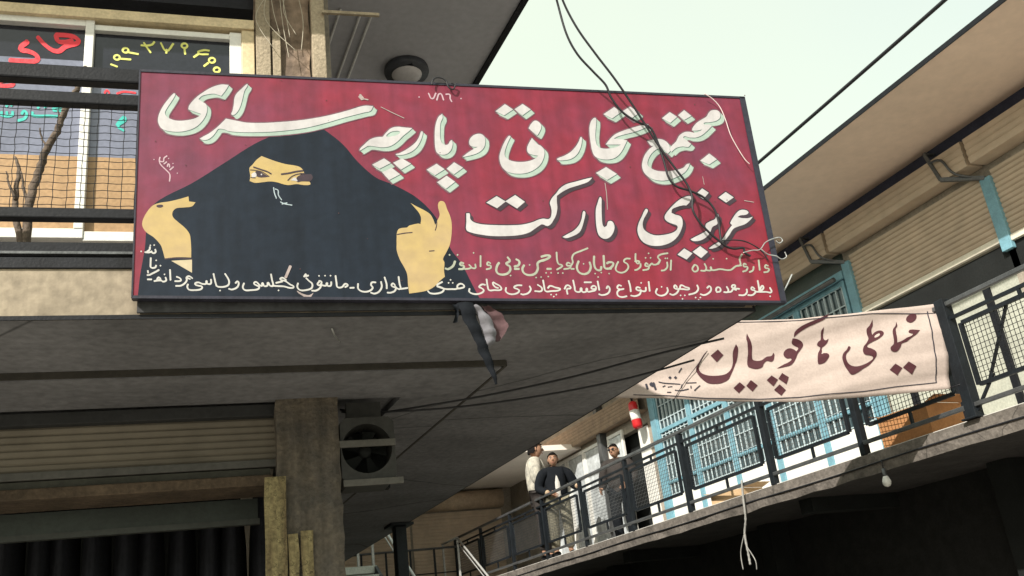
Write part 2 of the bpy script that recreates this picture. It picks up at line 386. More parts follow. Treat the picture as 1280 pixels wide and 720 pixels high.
# slab with a slightly uneven broken edge
rr = random.Random(5); ys = [1.0+0.35*i for i in range(90)]
vs = []; fs = []
for y in ys:
    a = rr.uniform(-.012,.012); b = rr.uniform(-.014,.010)
    vs += [(XG+a, y, 3.012+b), (XG+rr.uniform(-.006,.006)-.012, y, 3.13), (XG+rr.uniform(-.004,.004), y, 3.14), (XG, y, ZF), (XW+.2, y, ZF), (XW+.2, y, 3.012)]
for i in range(len(ys)-1):
    for j in range(6): fs.append((i*6+j, (i+1)*6+j, (i+1)*6+(j+1)%6, i*6+(j+1)%6))
fs.append((0,1,2,3,4,5)); fs.append(tuple(len(ys)*6-6+k for k in (5,4,3,2,1,0)))
m.idx(vs, fs)
for i in range(len(m.f)):
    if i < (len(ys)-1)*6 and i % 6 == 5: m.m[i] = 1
m.build('gallery_slab', [M_conc_fascia, mat('dark_slab_underside', (0.075,0.07,0.07), 0.92, 0.4, 2, .3, 20)], rw)  # underside has a darker colour than the edge
m = MB(); m.box(XG+.03, XW, 1.0, 31, ZF+.002, ZF+.012); m.build('gallery_floor', mat('pale_floor_screed', (0.72,0.70,0.66), 0.85, 0.15, 2), rw)
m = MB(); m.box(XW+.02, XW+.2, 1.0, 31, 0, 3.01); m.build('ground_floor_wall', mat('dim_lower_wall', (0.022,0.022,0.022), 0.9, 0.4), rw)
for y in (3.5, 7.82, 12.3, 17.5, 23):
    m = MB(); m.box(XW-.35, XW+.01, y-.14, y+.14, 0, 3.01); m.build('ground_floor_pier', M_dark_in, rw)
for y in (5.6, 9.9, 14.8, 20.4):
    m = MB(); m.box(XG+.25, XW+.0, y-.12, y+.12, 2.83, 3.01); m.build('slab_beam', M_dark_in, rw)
# roof slab
m = MB(); m.box(XG-.03, 12, 1.0, 31, ZS, ZS+.045); m.build('roof', M_tan, rw)
m = MB(); m.box(XG-.045, XG-.032, 1.0, 31, ZS-.008, ZS+.05); m.build('roof_drip_edge', M_black, rw)
# wall pieces along the gallery
m = MB()
m.box(XW+.02, XW+.25, 1.0, 23.3, 5.50, ZS-.002)
for y0, y1 in ((7.0,7.09),(9.52,9.64),(15.5,15.72),(17.45,17.7),(20.6,23.3)): m.box(XW+.0, XW+.25, y0, y1, ZF+.012, 5.50)
m.build('upper_wall', M_plaster, rw)
def rshutter(y0, y1, zt, zb, ybar=True):
    mm = MB(); corrugated(mm, (XW-.005, y0, zt), Vector((0,1,0)), -Z, Vector((-1,0,0)), y1-y0, zt-zb, 0.066, 0.022)
    s_ = mm.build('roller_shutter', M_shut, rw)
    mm = MB(); mm.box(XW-.05, XW+.01, y0, y1, zb-.075, zb); mm.build('shutter_bottom_rail', mat('cream_shutter_rail', (0.75,0.70,0.58), 0.5, 0.15), s_, 0.006)
    return s_
def rbox(y0, y1, z0, z1):
    mm = MB(); corrugated(mm, (XW-.24, y0, z1), Vector((0,1,0)), -Z, Vector((-1,0,0)), y1-y0, z1-z0, 0.075, 0.014)
    mm.face([(XW-.24,y0,z0),(XW-.24,y1,z0),(XW+.03,y1,z0),(XW+.03,y0,z0)]); mm.face([(XW-.24,y0,z1),(XW+.03,y0,z1),(XW+.03,y1,z1),(XW-.24,y1,z1)])
    for y in (y0, y1): mm.face([(XW-.24,y,z0),(XW+.03,y,z0),(XW+.03,y,z1),(XW-.24,y,z1)])
    return mm.build('shutter_box', M_shut, rw)
rshutter(3.2, 6.98, 6.32, 5.46); rshutter(7.12, 9.5, 6.32, 5.50)
rbox(2.8, 7.03, 6.41, 6.74); rbox(7.08, 9.62, 6.41, 6.74); rbox(9.68, 15.4, 6.41, 6.74)
m = MB(); m.box(XW-.1, XW+.02, 1, 15.4, 6.745, ZS-.003); m.build('soffit_shadow_strip', mat('dark_blue_shade', (0.05,0.055,0.09), 0.9, 0.3), rw)  # dark blue strip, the shadow under the soffit put into its colour
m = MB(); m.box(XW+.0, XW+.03, 3.2, 9.5, 5.08, 5.40); m.build('dark_lintel', M_dark_in, rw)
# blue shutter posts
for y in (7.05, 9.57):
    m = MB(); m.box(XW-.07, XW-.005, y-.075, y+.075, 5.30 if y < 8 else 3.26, 6.24); m.build('blue_post', M_blue, rw, 0.006)
# lit white shop fronts below the shutters
m = MB(); m.box(XW+.03, XW+.06, 3.2, 9.5, ZF+.012, 5.08); wf = m.build('shop_front', mat('dull_white_shop_front', (0.52,0.53,0.45), 0.8, 0.3, 1.3, .05), rw)
for y in (3.6,4.4,5.2,6.0,6.8,7.5,8.3,9.0):
    m = MB(); m.box(XW-.01, XW+.028, y, y+.09, ZF+.02, 5.07); m.build('shop_front_mullion', M_black, wf)
# blue door and window front with white grilles
def grille(y0, y1, z0, z1, nv, nh, x=XW-.02, name='grille', par=None):
    mm = MB()
    for i in range(nv+1):
        y = y0+(y1-y0)*i/nv; mm.bar((x,y,z0),(x,y,z1), .020, .016, Vector((0,1,0)))
    for i in range(nh+1):
        z = z0+(z1-z0)*i/nh; mm.bar((x-.006,y0,z),(x-.006,y1,z), .014, .014)
    return mm.build(name, mat('pale_blue_grille_paint', (0.55,0.66,0.70), 0.5, 0.2), par)
zb = [3.33, 6.02]
y = 9.70; k = 0
while y < 15.3:
    y1 = min(y+1.12, 15.42)
    fr = MB()
    for (a, b, c, d) in ((y,y+.06,zb[0],zb[1]),(y1-.06,y1,zb[0],zb[1]),(y+.06,y1-.06,zb[0],zb[0]+.12),(y+.06,y1-.06,zb[1]-.07,zb[1]),(y+.06,y1-.06,5.16,5.23),(y+.06,y1-.06,4.2,4.25)):
        fr.box(XW-.05, XW+.02, a, b, c, d)
    f = fr.build('window', M_blue, rw, 0.004)
    gl = MB(); gl.box(XW+.005, XW+.015, y+.06, y1-.06, zb[0]+.12, zb[1]-.07); gl.build('window_pane', M_glass, f)
    kp = MB(); kp.box(XW-.02, XW+.004, y+.06, y1-.06, zb[0]+.12, 3.98); kp.build('kick_panel', M_white, f)
    grille(y+.09, y1-.09, 4.0, 5.95, 7, 9 if k % 2 else 7, par=f)
    y = y1+.005; k += 1
m = MB(); m.box(XW-.07, XW+.02, 15.30, 15.50, ZF+.01, 6.35); m.build('blue_post', M_blue, rw, .006)
m = MB(); m.box(XW-.08, XW+.03, 9.66, 15.3, 6.03, 6.15); m.build('blue_lintel', M_blue, rw, 0.006)
m = MB(); m.tube([(XW-.16, 9.75, 6.02+.02), (XW-.16, 15.4, 6.04)], .035, 10); m.build('awning_roller', M_hand, rw)
m = MB(); m.box(XW-.03, XW+.02, 9.66, 15.3, 6.16, 6.41); m.build('dark_transom', mat('dark_green_glass', (0.05,0.075,0.07), 0.15, 0.3, 2, 0, spec=0.6), rw)
# dark doorway and far white windows
m = MB(); m.box(XW+.2, XW+.25, 15.7, 17.5, ZF, 5.5); m.build('dark_doorway', M_dark_in, rw)
m = MB(); m.box(XW-.02, XW+.03, 15.72, 16.1, ZF+.012, 5.45); m.build('door_leaf', M_white, rw, .004)
for (y0, y1) in ((16.75, 17.42), (17.72, 18.6), (18.62, 19.5), (19.52, 20.5)):
    fr = MB()
    for (a, b, c, d) in ((y0,y0+.06,ZF+.02,5.62),(y1-.06,y1,ZF+.02,5.62),(y0+.06,y1-.06,ZF+.02,ZF+.3),(y0+.06,y1-.06,5.55,5.62)): fr.box(XW-.03, XW+.02, a, b, c, d)
    f = fr.build('window', M_white, rw, .003)
    gl = MB(); gl.box(XW+.0, XW+.012, y0+.06, y1-.06, ZF+.3, 5.55); gl.build('window_pane', M_pale_glass, f)
m = MB(); m.box(XW-.14, XW+.02, 17.5, 17.66, ZF+.012, ZS-.003); m.build('grey_post', M_hand, rw, .006)
m = MB(); corrugated(m, (XW-.2, 15.6, 6.15), Vector((0,1,0)), -Z, Vector((-1,0,0)), 5.2, 0.42, 0.07, .014)
m.face([(XW-.2,15.6,5.73),(XW-.2,20.8,5.73),(XW+.03,20.8,5.73),(XW+.03,15.6,5.73)]); m.face([(XW-.2,15.6,6.15),(XW+.03,15.6,6.15),(XW+.03,20.8,6.15),(XW-.2,20.8,6.15)])
m.build('shutter_box', mat('brown_tan_shutter', (0.36,0.26,0.18), 0.6, 0.3), rw)

# awning brackets over the blue posts
br0 = thing('awning_bracket', 'x', 'bracket', (9.3, 7.05, 6.3), 'metal awning brackets on the right wing')
A = Vector((XW-.26, 7.05+.55, 6.86)); B = Vector((XW-.27, 7.05+.42, 6.42)); Cc = Vector((XW-.05, 7.05, 6.24))
m = MB(); m.bar(A, B, .045, .02, Vector((1,0,0))); m.bar(B, Cc, .05, .05); m.build('bracket_arm', M_hand, br0)
m = MB(); m.tube(smooth_path([A+Vector((0,-.02,-.15)), (A+B)/2+Vector((-.02,-.16,0)), B+Vector((.02,-.2,-.02)), Cc+Vector((0,.05,.03))], 5), .016, 6); m.build('bracket_brace', M_hand, br0)
m = MB(); m.bar(A+Vector((0,0,.0)), A+Vector((.25,0,.0)), .04, .03); m.build('wall_stay', M_hand, br0)
br1 = copy_tree(br0); br1.location.y = 9.57
br0['label'] = 'metal awning bracket atop the light blue post nearest the right edge'
br1['label'] = 'metal awning bracket just right of the red sign, above the cloth banner'

# ================================================================== RIGHT RAILING
XR_ = 7.87
rl = thing('gallery_railing', 'long dark steel railing with mesh panels along the right gallery, holding the banner', 'railing', (XR_, 12, ZF))
py = [3.2, 5.0, 6.81, 8.42, 10.14, 12.2, 14.0, 15.8, 17.6, 19.4, 21.3, 23.2]
m = MB(); m.bar((XR_,3.0,4.455),(XR_,23.2,4.455), .055, .05); m.build('handrail', M_hand, rl, .008)
m = MB(); m.bar((XR_,3.0,4.30),(XR_,23.2,4.30), .035, .035); m.build('upper_rail', M_rail, rl)
m = MB(); m.bar((XR_-.01,3.0,3.385),(XR_-.01,23.2,3.385), .04, .045); m.build('bottom_rail', M_hand, rl, .006)
for i, y in enumerate(py):
    w_ = .12 if i == 2 else (.085 if i < 6 else .065)
    m = MB(); m.bar((XR_+.01,y,3.25),(XR_+.01,y,4.52 if i == 2 else 4.43), w_, w_, Vector((0,1,0)))
    if i == 2:
        m.bar((XR_+.01,y-.02,3.3),(XR_+.01,y-.35,3.62),.03,.03); m.box(XR_-.09,XR_+.11,y-.1,y+.1,3.25,3.27)
    m.build('post', M_rail, rl, .006)
def mesh_panel(y0, y1, diag):
    z0, z1 = 3.56, 4.21; x = XR_
    m = MB()
    m.bar((x,y0,z0),(x,y0,z1),.04,.04,Vector((0,1,0))); m.bar((x,y1,z0),(x,y1,z1),.04,.04,Vector((0,1,0)))
    m.bar((x,y0+.02,z0),(x,y1-.02,z0),.04,.04); m.bar((x,y0+.02,z1),(x,y1-.02,z1),.04,.04)
    if diag:
        m.bar((x+.02,y0+.1,z0),(x+.02,y0+.55,z1),.03,.02); m.bar((x+.03,y1-.1,z0),(x+.03,y1-.55,z1),.03,.02)
    m.bar((x,(y0+y1)/2,z0-.17),(x,(y0+y1)/2,z0),.03,.03,Vector((0,1,0))); m.bar((x,(y0+y1)/2,z1),(x,(y0+y1)/2,z1+.09),.03,.03,Vector((0,1,0)))
    p = m.build('mesh_panel', M_rail, rl)
    m = MB(); st = .05
    nz = int((z1-z0)/st); ny = int((y1-y0)/st)
    for k in range(1, nz):
        z = z0+(z1-z0)*k/nz; m.bar((x,y0,z),(x,y1,z),.005,.005)
    for k in range(1, ny):
        y = y0+(y1-y0)*k/ny; m.bar((x+.004,y,z0),(x+.004,y,z1),.005,.005,Vector((0,1,0)))
    m.build('wire_mesh', M_hand if y0 > 7 else M_black, p)
for i in range(len(py)-1): mesh_panel(py[i]+.16, py[i+1]-.16, i < 2)

# ================================================================== FAR BUILDING
nA, nW, ZC, ZG = 22.4, 24.0, 5.68, 3.02
fb = thing('market_building', 'far end of the market court with shuttered upper shops under a cream canopy', 'building', FW(5, 23, 0))
m = MB(); m.fbox(-6, 6.95, nA, nW, 2.85, ZG); m.build('gallery_slab', MATS['pale_floor_screed'], fb)
m = MB(); m.fbox(-6, 12, nW, nW+.2, 0, 2.84); m.fbox(-6, 12, nW, nW+.2, ZG+.01, ZS); m.build('wall', M_plaster, fb)
m = MB(); m.fbox(-6, 7.55, 19.6, nW-.01, ZC, ZC+.12); m.build('canopy', mat('cream_canopy_paint', (0.82,0.75,0.68), 0.85, 0.1, 1.5, .1), fb)
uu = 2.0
while uu < 6.6:
    m = MB(); corrugated(m, FW(uu, nW-.02, 5.15), U, -Z, -N, 2.36, 2.1, .085, .02); s_ = m.build('roller_shutter', mat('pale_tan_shutter', (0.62,0.49,0.37), 0.6, 0.2, 1, 0.02, 6), fb)
    m = MB(); m.tube([FW(uu-.02, nW-.16, 5.40), FW(uu+2.38, nW-.16, 5.40)], .23, 14); m.build('shutter_box', mat('tan_drum', (0.60,0.46,0.33), 0.6, 0.25), fb)
    uu += 2.42
fr_ = thing('gallery_railing', 'plain dark railing across the far end of the market court', 'railing', FW(5, nA, ZG))
m = MB(); m.tube([FW(0, nA+.05, 4.11), FW(5.25, nA+.05, 4.11)], .026, 8); m.build('handrail', M_hand, fr_)
m = MB(); m.tube([FW(0, nA+.05, 3.55), FW(5.25, nA+.05, 3.55)], .016, 6); m.build('middle_rail', M_rail, fr_)
for k in range(8):
    m = MB(); m.bar(FW(1.2+k*.57, nA+.05, ZG), FW(1.2+k*.57, nA+.05, 4.10), .045, .045, N); m.build('post', M_rail, fr_)

# ================================================================== STAIRS in the court
M_srail = mat('worn_white_rail_paint', (0.50,0.50,0.48), 0.5, 0.3, 14)
def stair(lab, x0, x1, ytop, n, rail_sides):
    t = thing('outdoor_stair', lab, 'staircase', ((x0+x1)/2, ytop, 0))
    rise = ZF/n; run = .285
    m = MB()
    for i in range(n):
        zt = ZF-rise*(i+1); y = ytop-run*(i+1)
        m.box(x0, x1, y, y+run+.03, zt-.05, zt)
    m.box(x0, x1, ytop, ytop+1.2, ZF-.12, ZF)
    m.build('tread', mat('pale_step_screed', (0.55,0.57,0.52), 0.85, 0.25), t)
    for x in (x0+.02, x1-.02):
        m = MB(); m.bar((x,ytop+.05,ZF-.12),(x,ytop-run*n,-.02),.05,.24); m.build('stringer', M_rail, t)
    for x in rail_sides:
        m = MB(); a = Vector((x,ytop+.05,ZF+.98)); b = Vector((x,ytop-run*n,.98))
        m.tube([a,b],.024,8); m.tube([a-Z*.12,b-Z*.12],.013,6)
        m.tube([(x,ytop+1.2,ZF+.98), a],.024,8)
        m.build('handrail', M_srail, t)
        for (yy, zz) in ((ytop+1.15,ZF),(ytop+.05,ZF),(ytop-run*n*.35,ZF*.65),(ytop-run*n*.7,ZF*.3)):
            m = MB(); m.bar((x,yy,zz),(x,yy,zz+.98),.042,.042,Vector((0,1,0))); m.build('newel_post', M_srail, t, .004)
stair('outdoor stair with white handrails descending from the far end of the right gallery', 6.95, 7.82, 21.0, 19, (7.2,))
stair('outdoor stair with white handrail just right of the crumbling pillar, below the slab edge', 2.95, 4.05, 16.1, 19, (4.0,))
# steel column carrying the left gallery edge
t = thing('steel_column', 'dark steel column holding up the edge of the left gallery beside the stair', 'column', (2.72, 9.8, 0))
m = MB(); m.box(2.66,2.78,9.72,9.86,0.02,2.97); m.build('shaft', M_rail, t, .008)
m = MB(); m.box(2.58,2.86,9.62,9.96,0,0.02); m.build('base_plate', M_rail, t)
m = MB(); m.box(2.60,2.84,9.64,9.94,2.97,2.995); m.build('top_plate', M_rail, t)

# ================================================================== LEFT RAILING (near)
nl = thing('gallery_railing', 'near dark railing with square wire mesh in front of the lettered shop window', 'railing', FW(-1, nF, 3.24))
uA, uB = -3.2, -0.25
def zz(y, n=nF-.02): return uz(90, y, n)[1]
m = MB(); m.fbox(uA, 1.0, nF-.03, nF+.03, zz(101), zz(83)); m.build('handrail', M_black, nl, .008)
m = MB(); m.fbox(uA, 1.0, nF-.025, nF+.025, zz(129), zz(115)); m.build('upper_rail', M_black, nl, .006)
m = MB(); m.fbox(uA, 1.0, nF-.025, nF+.025, zz(273), zz(260)); m.build('bottom_rail', M_black, nl, .006)
m = MB(); m.fbox(uA, 1.0, nF-.01, nF+.04, zz(334), zz(320)); m.fbox(uA, 1.0, nF+.0, nF+.05, zz(318), zz(300)); m.build('kerb_channel', M_black, nl, .004)
m = MB(); m.fbox(uA, 1.0, nF-.016, nF-.006, zz(316.5), zz(313.5)); m.build('kerb_strip', M_hand, nl)
m = MB(); zlo, zhi = zz(262), zz(128)
rr = random.Random(2)
u = uA+.02
while u < uB:
    pts = [FW(u+rr.uniform(-.002,.002), nF+.004*(-1)**k, zlo+(zhi-zlo)*k/14) for k in range(15)]; m.tube(pts, .0016, 5); u += .052
z = zlo+.03
while z < zhi:
    k = 0; pts = []; u = uA
    while u < uB: pts.append(FW(u, nF-.004*(-1)**k, z+rr.uniform(-.0015,.0015))); u += .052; k += 1
    m.tube(pts, .0016, 5); z += .0345
m.build('wire_mesh', M_black, nl)
for u in (-2.4, -.05, 0.8):
    m = MB(); m.fbox(u-.02, u+.02, nF+.03, nF+.07, 3.24, zz(101)); m.build('post', M_black, nl)

# ================================================================== LETTERING TOOLS
def P(ox, oy, txt, sc=8.0):
    """outline in photo pixels from points read in an enlarged crop; * marks a corner"""
    o = []
    for tok in txt.split():
        c = tok.endswith('*'); x, y = tok.rstrip('*').split(',')
        o.append((ox+float(x)/sc, oy+float(y)/sc, c))
    return o
def D(ox, oy, l, t, r, b, sc=8.0):
    return [(ox+x/sc, oy+y/sc, True) for x, y in (l, t, r, b)]
def curve(pts, closed=True, sub=5):
    n = len(pts); o = []
    Q = [Vector((p[0], p[1])) for p in pts]; cor = [bool(p[2]) if len(p) > 2 else False for p in pts]
    def tan(i):
        if not closed and (i == 0 or i == n-1): return None
        if cor[i]: return None
        d = Q[(i+1) % n]-Q[(i-1) % n]
        return d.normalized() if d.length > 1e-9 else None
    for i in range(n if closed else n-1):
        a, b = Q[i], Q[(i+1) % n]; L_ = (b-a).length
        ta, tb = tan(i), tan((i+1) % n)
        ch = (b-a)
        ma = ta*L_ if ta else ch; mb_ = tb*L_ if tb else ch
        ns = 1 if (ta is None and tb is None) else sub
        for k in range(ns):
            t = k/ns; t2 = t*t; t3 = t2*t
            o.append(a*(2*t3-3*t2+1)+ma*(t3-2*t2+t)+b*(-2*t3+3*t2)+mb_*(t3-t2))
    if not closed: o.append(Q[-1])
    return o
def fillpoly(mb, loops, place, h, mi, dx=0.0, dy=0.0):
    loops = [[Vector((p.x, p.y, 0)) for p in lp] for lp in loops]
    flat = [p for lp in loops for p in lp]
    tris = tessellate_polygon(loops)
    vs = [place(p.x+dx, p.y+dy, h) for p in flat]
    fs = []
    for a, b, c in tris:
        pa, pb, pc = flat[a], flat[b], flat[c]
        ar = (pb.x-pa.x)*(pc.y-pa.y)-(pb.y-pa.y)*(pc.x-pa.x)
        if abs(ar) < 1e-7: continue
        fs.append((a, b, c) if ar < 0 else (a, c, b))
    mb.idx(vs, fs, mi)
def ribbon(mb, pts, w, place, h, mi, pen=0.35):
    q = curve([(x, y, False) for x, y in pts], False, 4) if len(pts) > 2 else [Vector(p) for p in pts]
    n = len(q); L_ = []; R_ = []
    e0 = (q[0]-q[1]).normalized()*w*.3; e1 = (q[-1]-q[-2]).normalized()*w*.3
    q = [q[0]+e0]+q+[q[-1]+e1]; n = len(q)
    for i, p in enumerate(q):
        d = q[min(i+1,n-1)]-q[max(i-1,0)]; d = d.normalized() if d.length > 1e-9 else Vector((1,0))
        nn = Vector((-d.y, d.x)); ww = w*(1-pen/2+pen*abs(d.x*math.cos(0.9)+d.y*math.sin(0.9)*-1))
        if i in (0, n-1): ww *= .55
        L_.append(p+nn*ww/2); R_.append(p-nn*ww/2)
    for i in range(n-1):
        hh = h+0.00004*i/n
        mb.face([place(L_[i].x,L_[i].y,hh), place(L_[i+1].x,L_[i+1].y,hh), place(R_[i+1].x,R_[i+1].y,hh), place(R_[i].x,R_[i].y,hh)], mi)
def S(ox, oy, sc, txt):
    """several strokes 'x,y x,y | x,y ...' -> list of lists in photo pixels"""
    return [[(ox+float(t.split(',')[0])/sc, oy+float(t.split(',')[1])/sc) for t in st.split()] for st in txt.split('|') if st.strip()]
def write(mb, strokes, dots, w, place, h, mi, dr=1.35):
    for k, st in enumerate(strokes): ribbon(mb, st, w, place, h+0.00005*k, mi)
    for k, (x, y) in enumerate(dots):
        fillpoly(mb, [[Vector((x-dr,y)),Vector((x,y-dr)),Vector((x+dr,y)),Vector((x,y+dr))]], place, h+0.0004+0.00003*k, mi)
def dots(ox, oy, sc, txt): return [(ox+float(t.split(',')[0])/sc, oy+float(t.split(',')[1])/sc) for t in txt.split()]

# ================================================================== THE PAINTED SIGN
nS = 3.70
def onsign(x, y, h): return onN(x, y, nS) - N*h
sg = thing('signboard', 'wide red painted signboard with white lettering and a veiled woman in black', 'sign', onN(573, 372, nS))
M_red = mat('faded_glare_red_paint', (0.24,0.012,0.025), 0.5, 0.3, 0.9, 0.06, 14, col2=(0.145,0.031,0.068), detail=8, spec=0.35, grime=0.19)  # purple mottling: worn paint plus glare put into the colour
M_lett = mat('white_letter_paint', (0.50,0.48,0.49), 0.55, 0.12, 8, 0, 40, grime=0.12)
M_mint = mat('mint_letter_paint', (0.34,0.43,0.38), 0.55, 0.15, 8, 0, 40)
M_lined = mat('dark_green_line_paint', (0.07,0.12,0.11), 0.6, 0.2, 8, 0)
M_shadowp = mat('dull_purple_outline_paint', (0.16,0.075,0.10), 0.6, 0.3, 8, 0)
M_blackp = mat('black_outline_paint', (0.045,0.028,0.04), 0.55, 0.3, 8, 0)
M_chador = mat('blue_black_paint', (0.013,0.020,0.033), 0.55, 0.3, 2.2, 0.05, 20, streak=True, spec=0.18, grime=0.22)
M_skin_p = mat('yellow_skin_paint', (0.41,0.30,0.115), 0.5, 0.18, 5, 0.03, 20, col2=(0.40,0.29,0.15))
M_cuff = mat('cream_cuff_paint', (0.48,0.40,0.27), 0.5, 0.15, 5, 0)
M_smallw = mat('small_white_paint', (0.47,0.46,0.44), 0.6, 0.12, 20, 0)
M_smallg = mat('small_grey_green_paint', (0.33,0.35,0.28), 0.6, 0.15, 20, 0)
M_frame_s = mat('dark_navy_frame', (0.028,0.028,0.045), 0.5, 0.35, 6, 0.1)
q = [onN(165,372,nS), onN(982,378,nS), onN(930,122,nS), onN(175,88,nS)]
m = MB(); m.hexa([q[0], q[1], q[1]+N*.026, q[0]+N*.026, q[3], q[2], q[2]+N*.026, q[3]+N*.026]); m.build('panel', M_red, sg)
def edge(a, b, w_, side):
    """strip along a panel edge, standing 4 mm proud"""
    mb = MB(); a, b = Vector(a), Vector(b); ins = side*w_
    p = [a, b, b+ins, a+ins]
    lo = [v-N*.004 for v in p]; hi = [v+N*.030 for v in p]
    mb.hexa(lo+hi); return mb
fr = MB()
for a, b, w_, sd in ((q[3]+Z*.004, q[2]+Z*.004, .012, -Z), (q[0]-Z*.004, q[1]-Z*.004, .012, Z), (q[1]+U*.004-Z*.004, q[2]+U*.004+Z*.004, .032, -U), (q[0]-U*.003, q[3]-U*.003, .006, U)):
    e = edge(a, b, w_, sd); fr.idx(e.v, e.f)
fr.build('frame', M_frame_s, sg)

# --- the veiled woman
wm = MB()
ch = curve([(172,372.6,1),(175,345),(181,310),(183,285),(186,264),(200,249.5),(240,229),(280,204),(318,180),(345,168),(370,160),(398,159),(412,167),(430,182),(447,202),(470,222),(492,231),(522,248),(545,272),(558,300),(565,314),(576,328),(590,355),(600,374,1)])
fillpoly(wm, [ch], onsign, .0004, 0)
fillpoly(wm, [curve(P(300,180,"285,160* 340,182 430,215 520,245 620,270 720,285 790,305 830,340 850,385* 790,395 900,480 930,512* 930,538 850,545 750,532 640,545 560,530 500,510 400,497 300,507 200,515 128,492* 135,420 125,320 160,280 220,210",10.6))], onsign, .0007, 1)
for t in ("205,368 260,368 320,398 382,436* 320,444 250,442 212,420", "752,445 800,412 860,402 945,400* 965,450 930,500* 820,497 755,503"):
    fillpoly(wm, [curve(P(300,180,t,10.6))], onsign, .0012, 2)
for t in ("150,400* 200,378 216,432 158,442*", "668,482* 728,445 765,495*"):
    fillpoly(wm, [curve(P(300,180,t,10.6))], onsign, .0014, 3)
fillpoly(wm, [curve(P(300,180,"275,400 288,396 292,410 280,416",10.6))], onsign, .0016, 3)
for st, w_ in (("180,308 290,345 360,368 412,398",1.9),("548,402 650,388 740,368 832,356",1.9),("135,345 200,350 300,375 385,432",1.0),("632,485 690,430 770,400 860,398",1.1),("140,445 200,452",.8)):
    for s_ in S(300,180,10.6,st): ribbon(wm, s_, w_, onsign, .0018, 2)
for s_ in S(160,80,4,"728,618 732,645 742,672|735,625 750,632 752,655 768,680|762,690 785,700 820,706|770,700 795,695"): ribbon(wm, s_, 1.3, onsign, .0009, 4)
lh = curve([(235.6,245.6,1),(236.3,251.9,1),(244.4,252.9,1),(240,258),(230,259.4),(220,260.6),(215.6,265.6),(216.2,271.3),(222.5,277.5),(231.3,285),(236.9,292.5),(238.3,300),(239,312),(239,322,1),(222,321.5),(206,323,1),(203,312),(200.6,306),(192.5,297),(182.5,290),(178,282.5),(178.6,275),(183.8,265),(191,257),(200,253.6),(211,252),(223.8,249)])
fillpoly(wm, [lh], onsign, .0007, 1)
fillpoly(wm, [curve([(214,326,1),(240,324.6,1),(240,341,1)])], onsign, .0007, 5)
ribbon(wm, [(206,324),(222,322.6),(240,324)], 1.3, onsign, .0012, 2)
fillpoly(wm, [curve([(195.5,258),(199,256),(204,257.2),(201,259.6)])], onsign, .0012, 2)
rh = curve(P(460,235,"425,150* 480,182 560,222 620,262 650,310 672,372* 690,332 716,270 700,190 705,148 730,130 765,145 790,210 820,280 836,350 836,450 820,560 785,640 750,710")+[(555.5,328,0),(555,338,0),(556,346,1),(550,351,0),(542.5,358.6,0),(532.5,363.6,0),(511.5,367,1),(510,356,0),(508.8,342.5,0),(505,333.8,0),(500,325,0),(496,313.5,0)]+P(460,235,"286,560 286,500 290,445 312,408 390,396* 412,376* 500,356 525,362* 530,300 510,250 465,195"))
fillpoly(wm, [rh], onsign, .0007, 1)
for s_ in S(460,235,8,"292,466 370,452 442,446|612,632 662,628"): ribbon(wm, s_, 1.2, onsign, .0012, 2)
ribbon(wm, [(546,277),(545.5,283),(544,288)], 1.0, onsign, .0012, 2)
wm.build('painted_woman', [M_chador, M_skin_p, M_blackp, M_lett, mat('pale_blue_scratch', (0.35,0.42,0.46), 0.6), M_cuff], sg)

# --- big lettering, first line: white faces, mint drop edge, thin dark line
def wordA(name, shapes):
    mb = MB()
    for lp in shapes:
        loops = [curve(l) for l in (lp if isinstance(lp[0], list) else [lp])]
        outer = loops[:1]
        k = 0
        for dx, dy in ((-1.2,-1.2),(-.2,-1.5),(-1.5,.4),(1.2,-.9),(-.6,2.2),(5.9,3.6),(5.9,5.6),(3.4,6.1)):
            fillpoly(mb, outer, onsign, .0009+.00005*k, 3, dx, dy); k += 1
        for k in range(7):
            t = 1-k/6; fillpoly(mb, loops if len(loops) == 1 else outer, onsign, .0015+.00006*k, 1, 4.9*t, 4.7*t)
        fillpoly(mb, loops, onsign, .0020, 2, .75, .75)
        fillpoly(mb, loops, onsign, .0022, 0)
    return mb.build(name, [M_lett, M_mint, M_lined, M_shadowp], sg)
def wordB(name, shapes):
    mb = MB()
    for lp in shapes:
        loops = [curve(lp)]; k = 0
        for a in range(8):
            fillpoly(mb, loops, onsign, .0009+.00004*k, 1, 1.5*math.cos(a*.785), 1.5*math.sin(a*.785)); k += 1
        for t in (1.2, 2.2, 3.2, 4.0):
            fillpoly(mb, loops, onsign, .0013+.00004*k, 1, t, t*.95); k += 1
        fillpoly(mb, loops, onsign, .0022, 0)
    return mb.build(name, [M_lett, M_blackp], sg)
p190 = (190, 100)
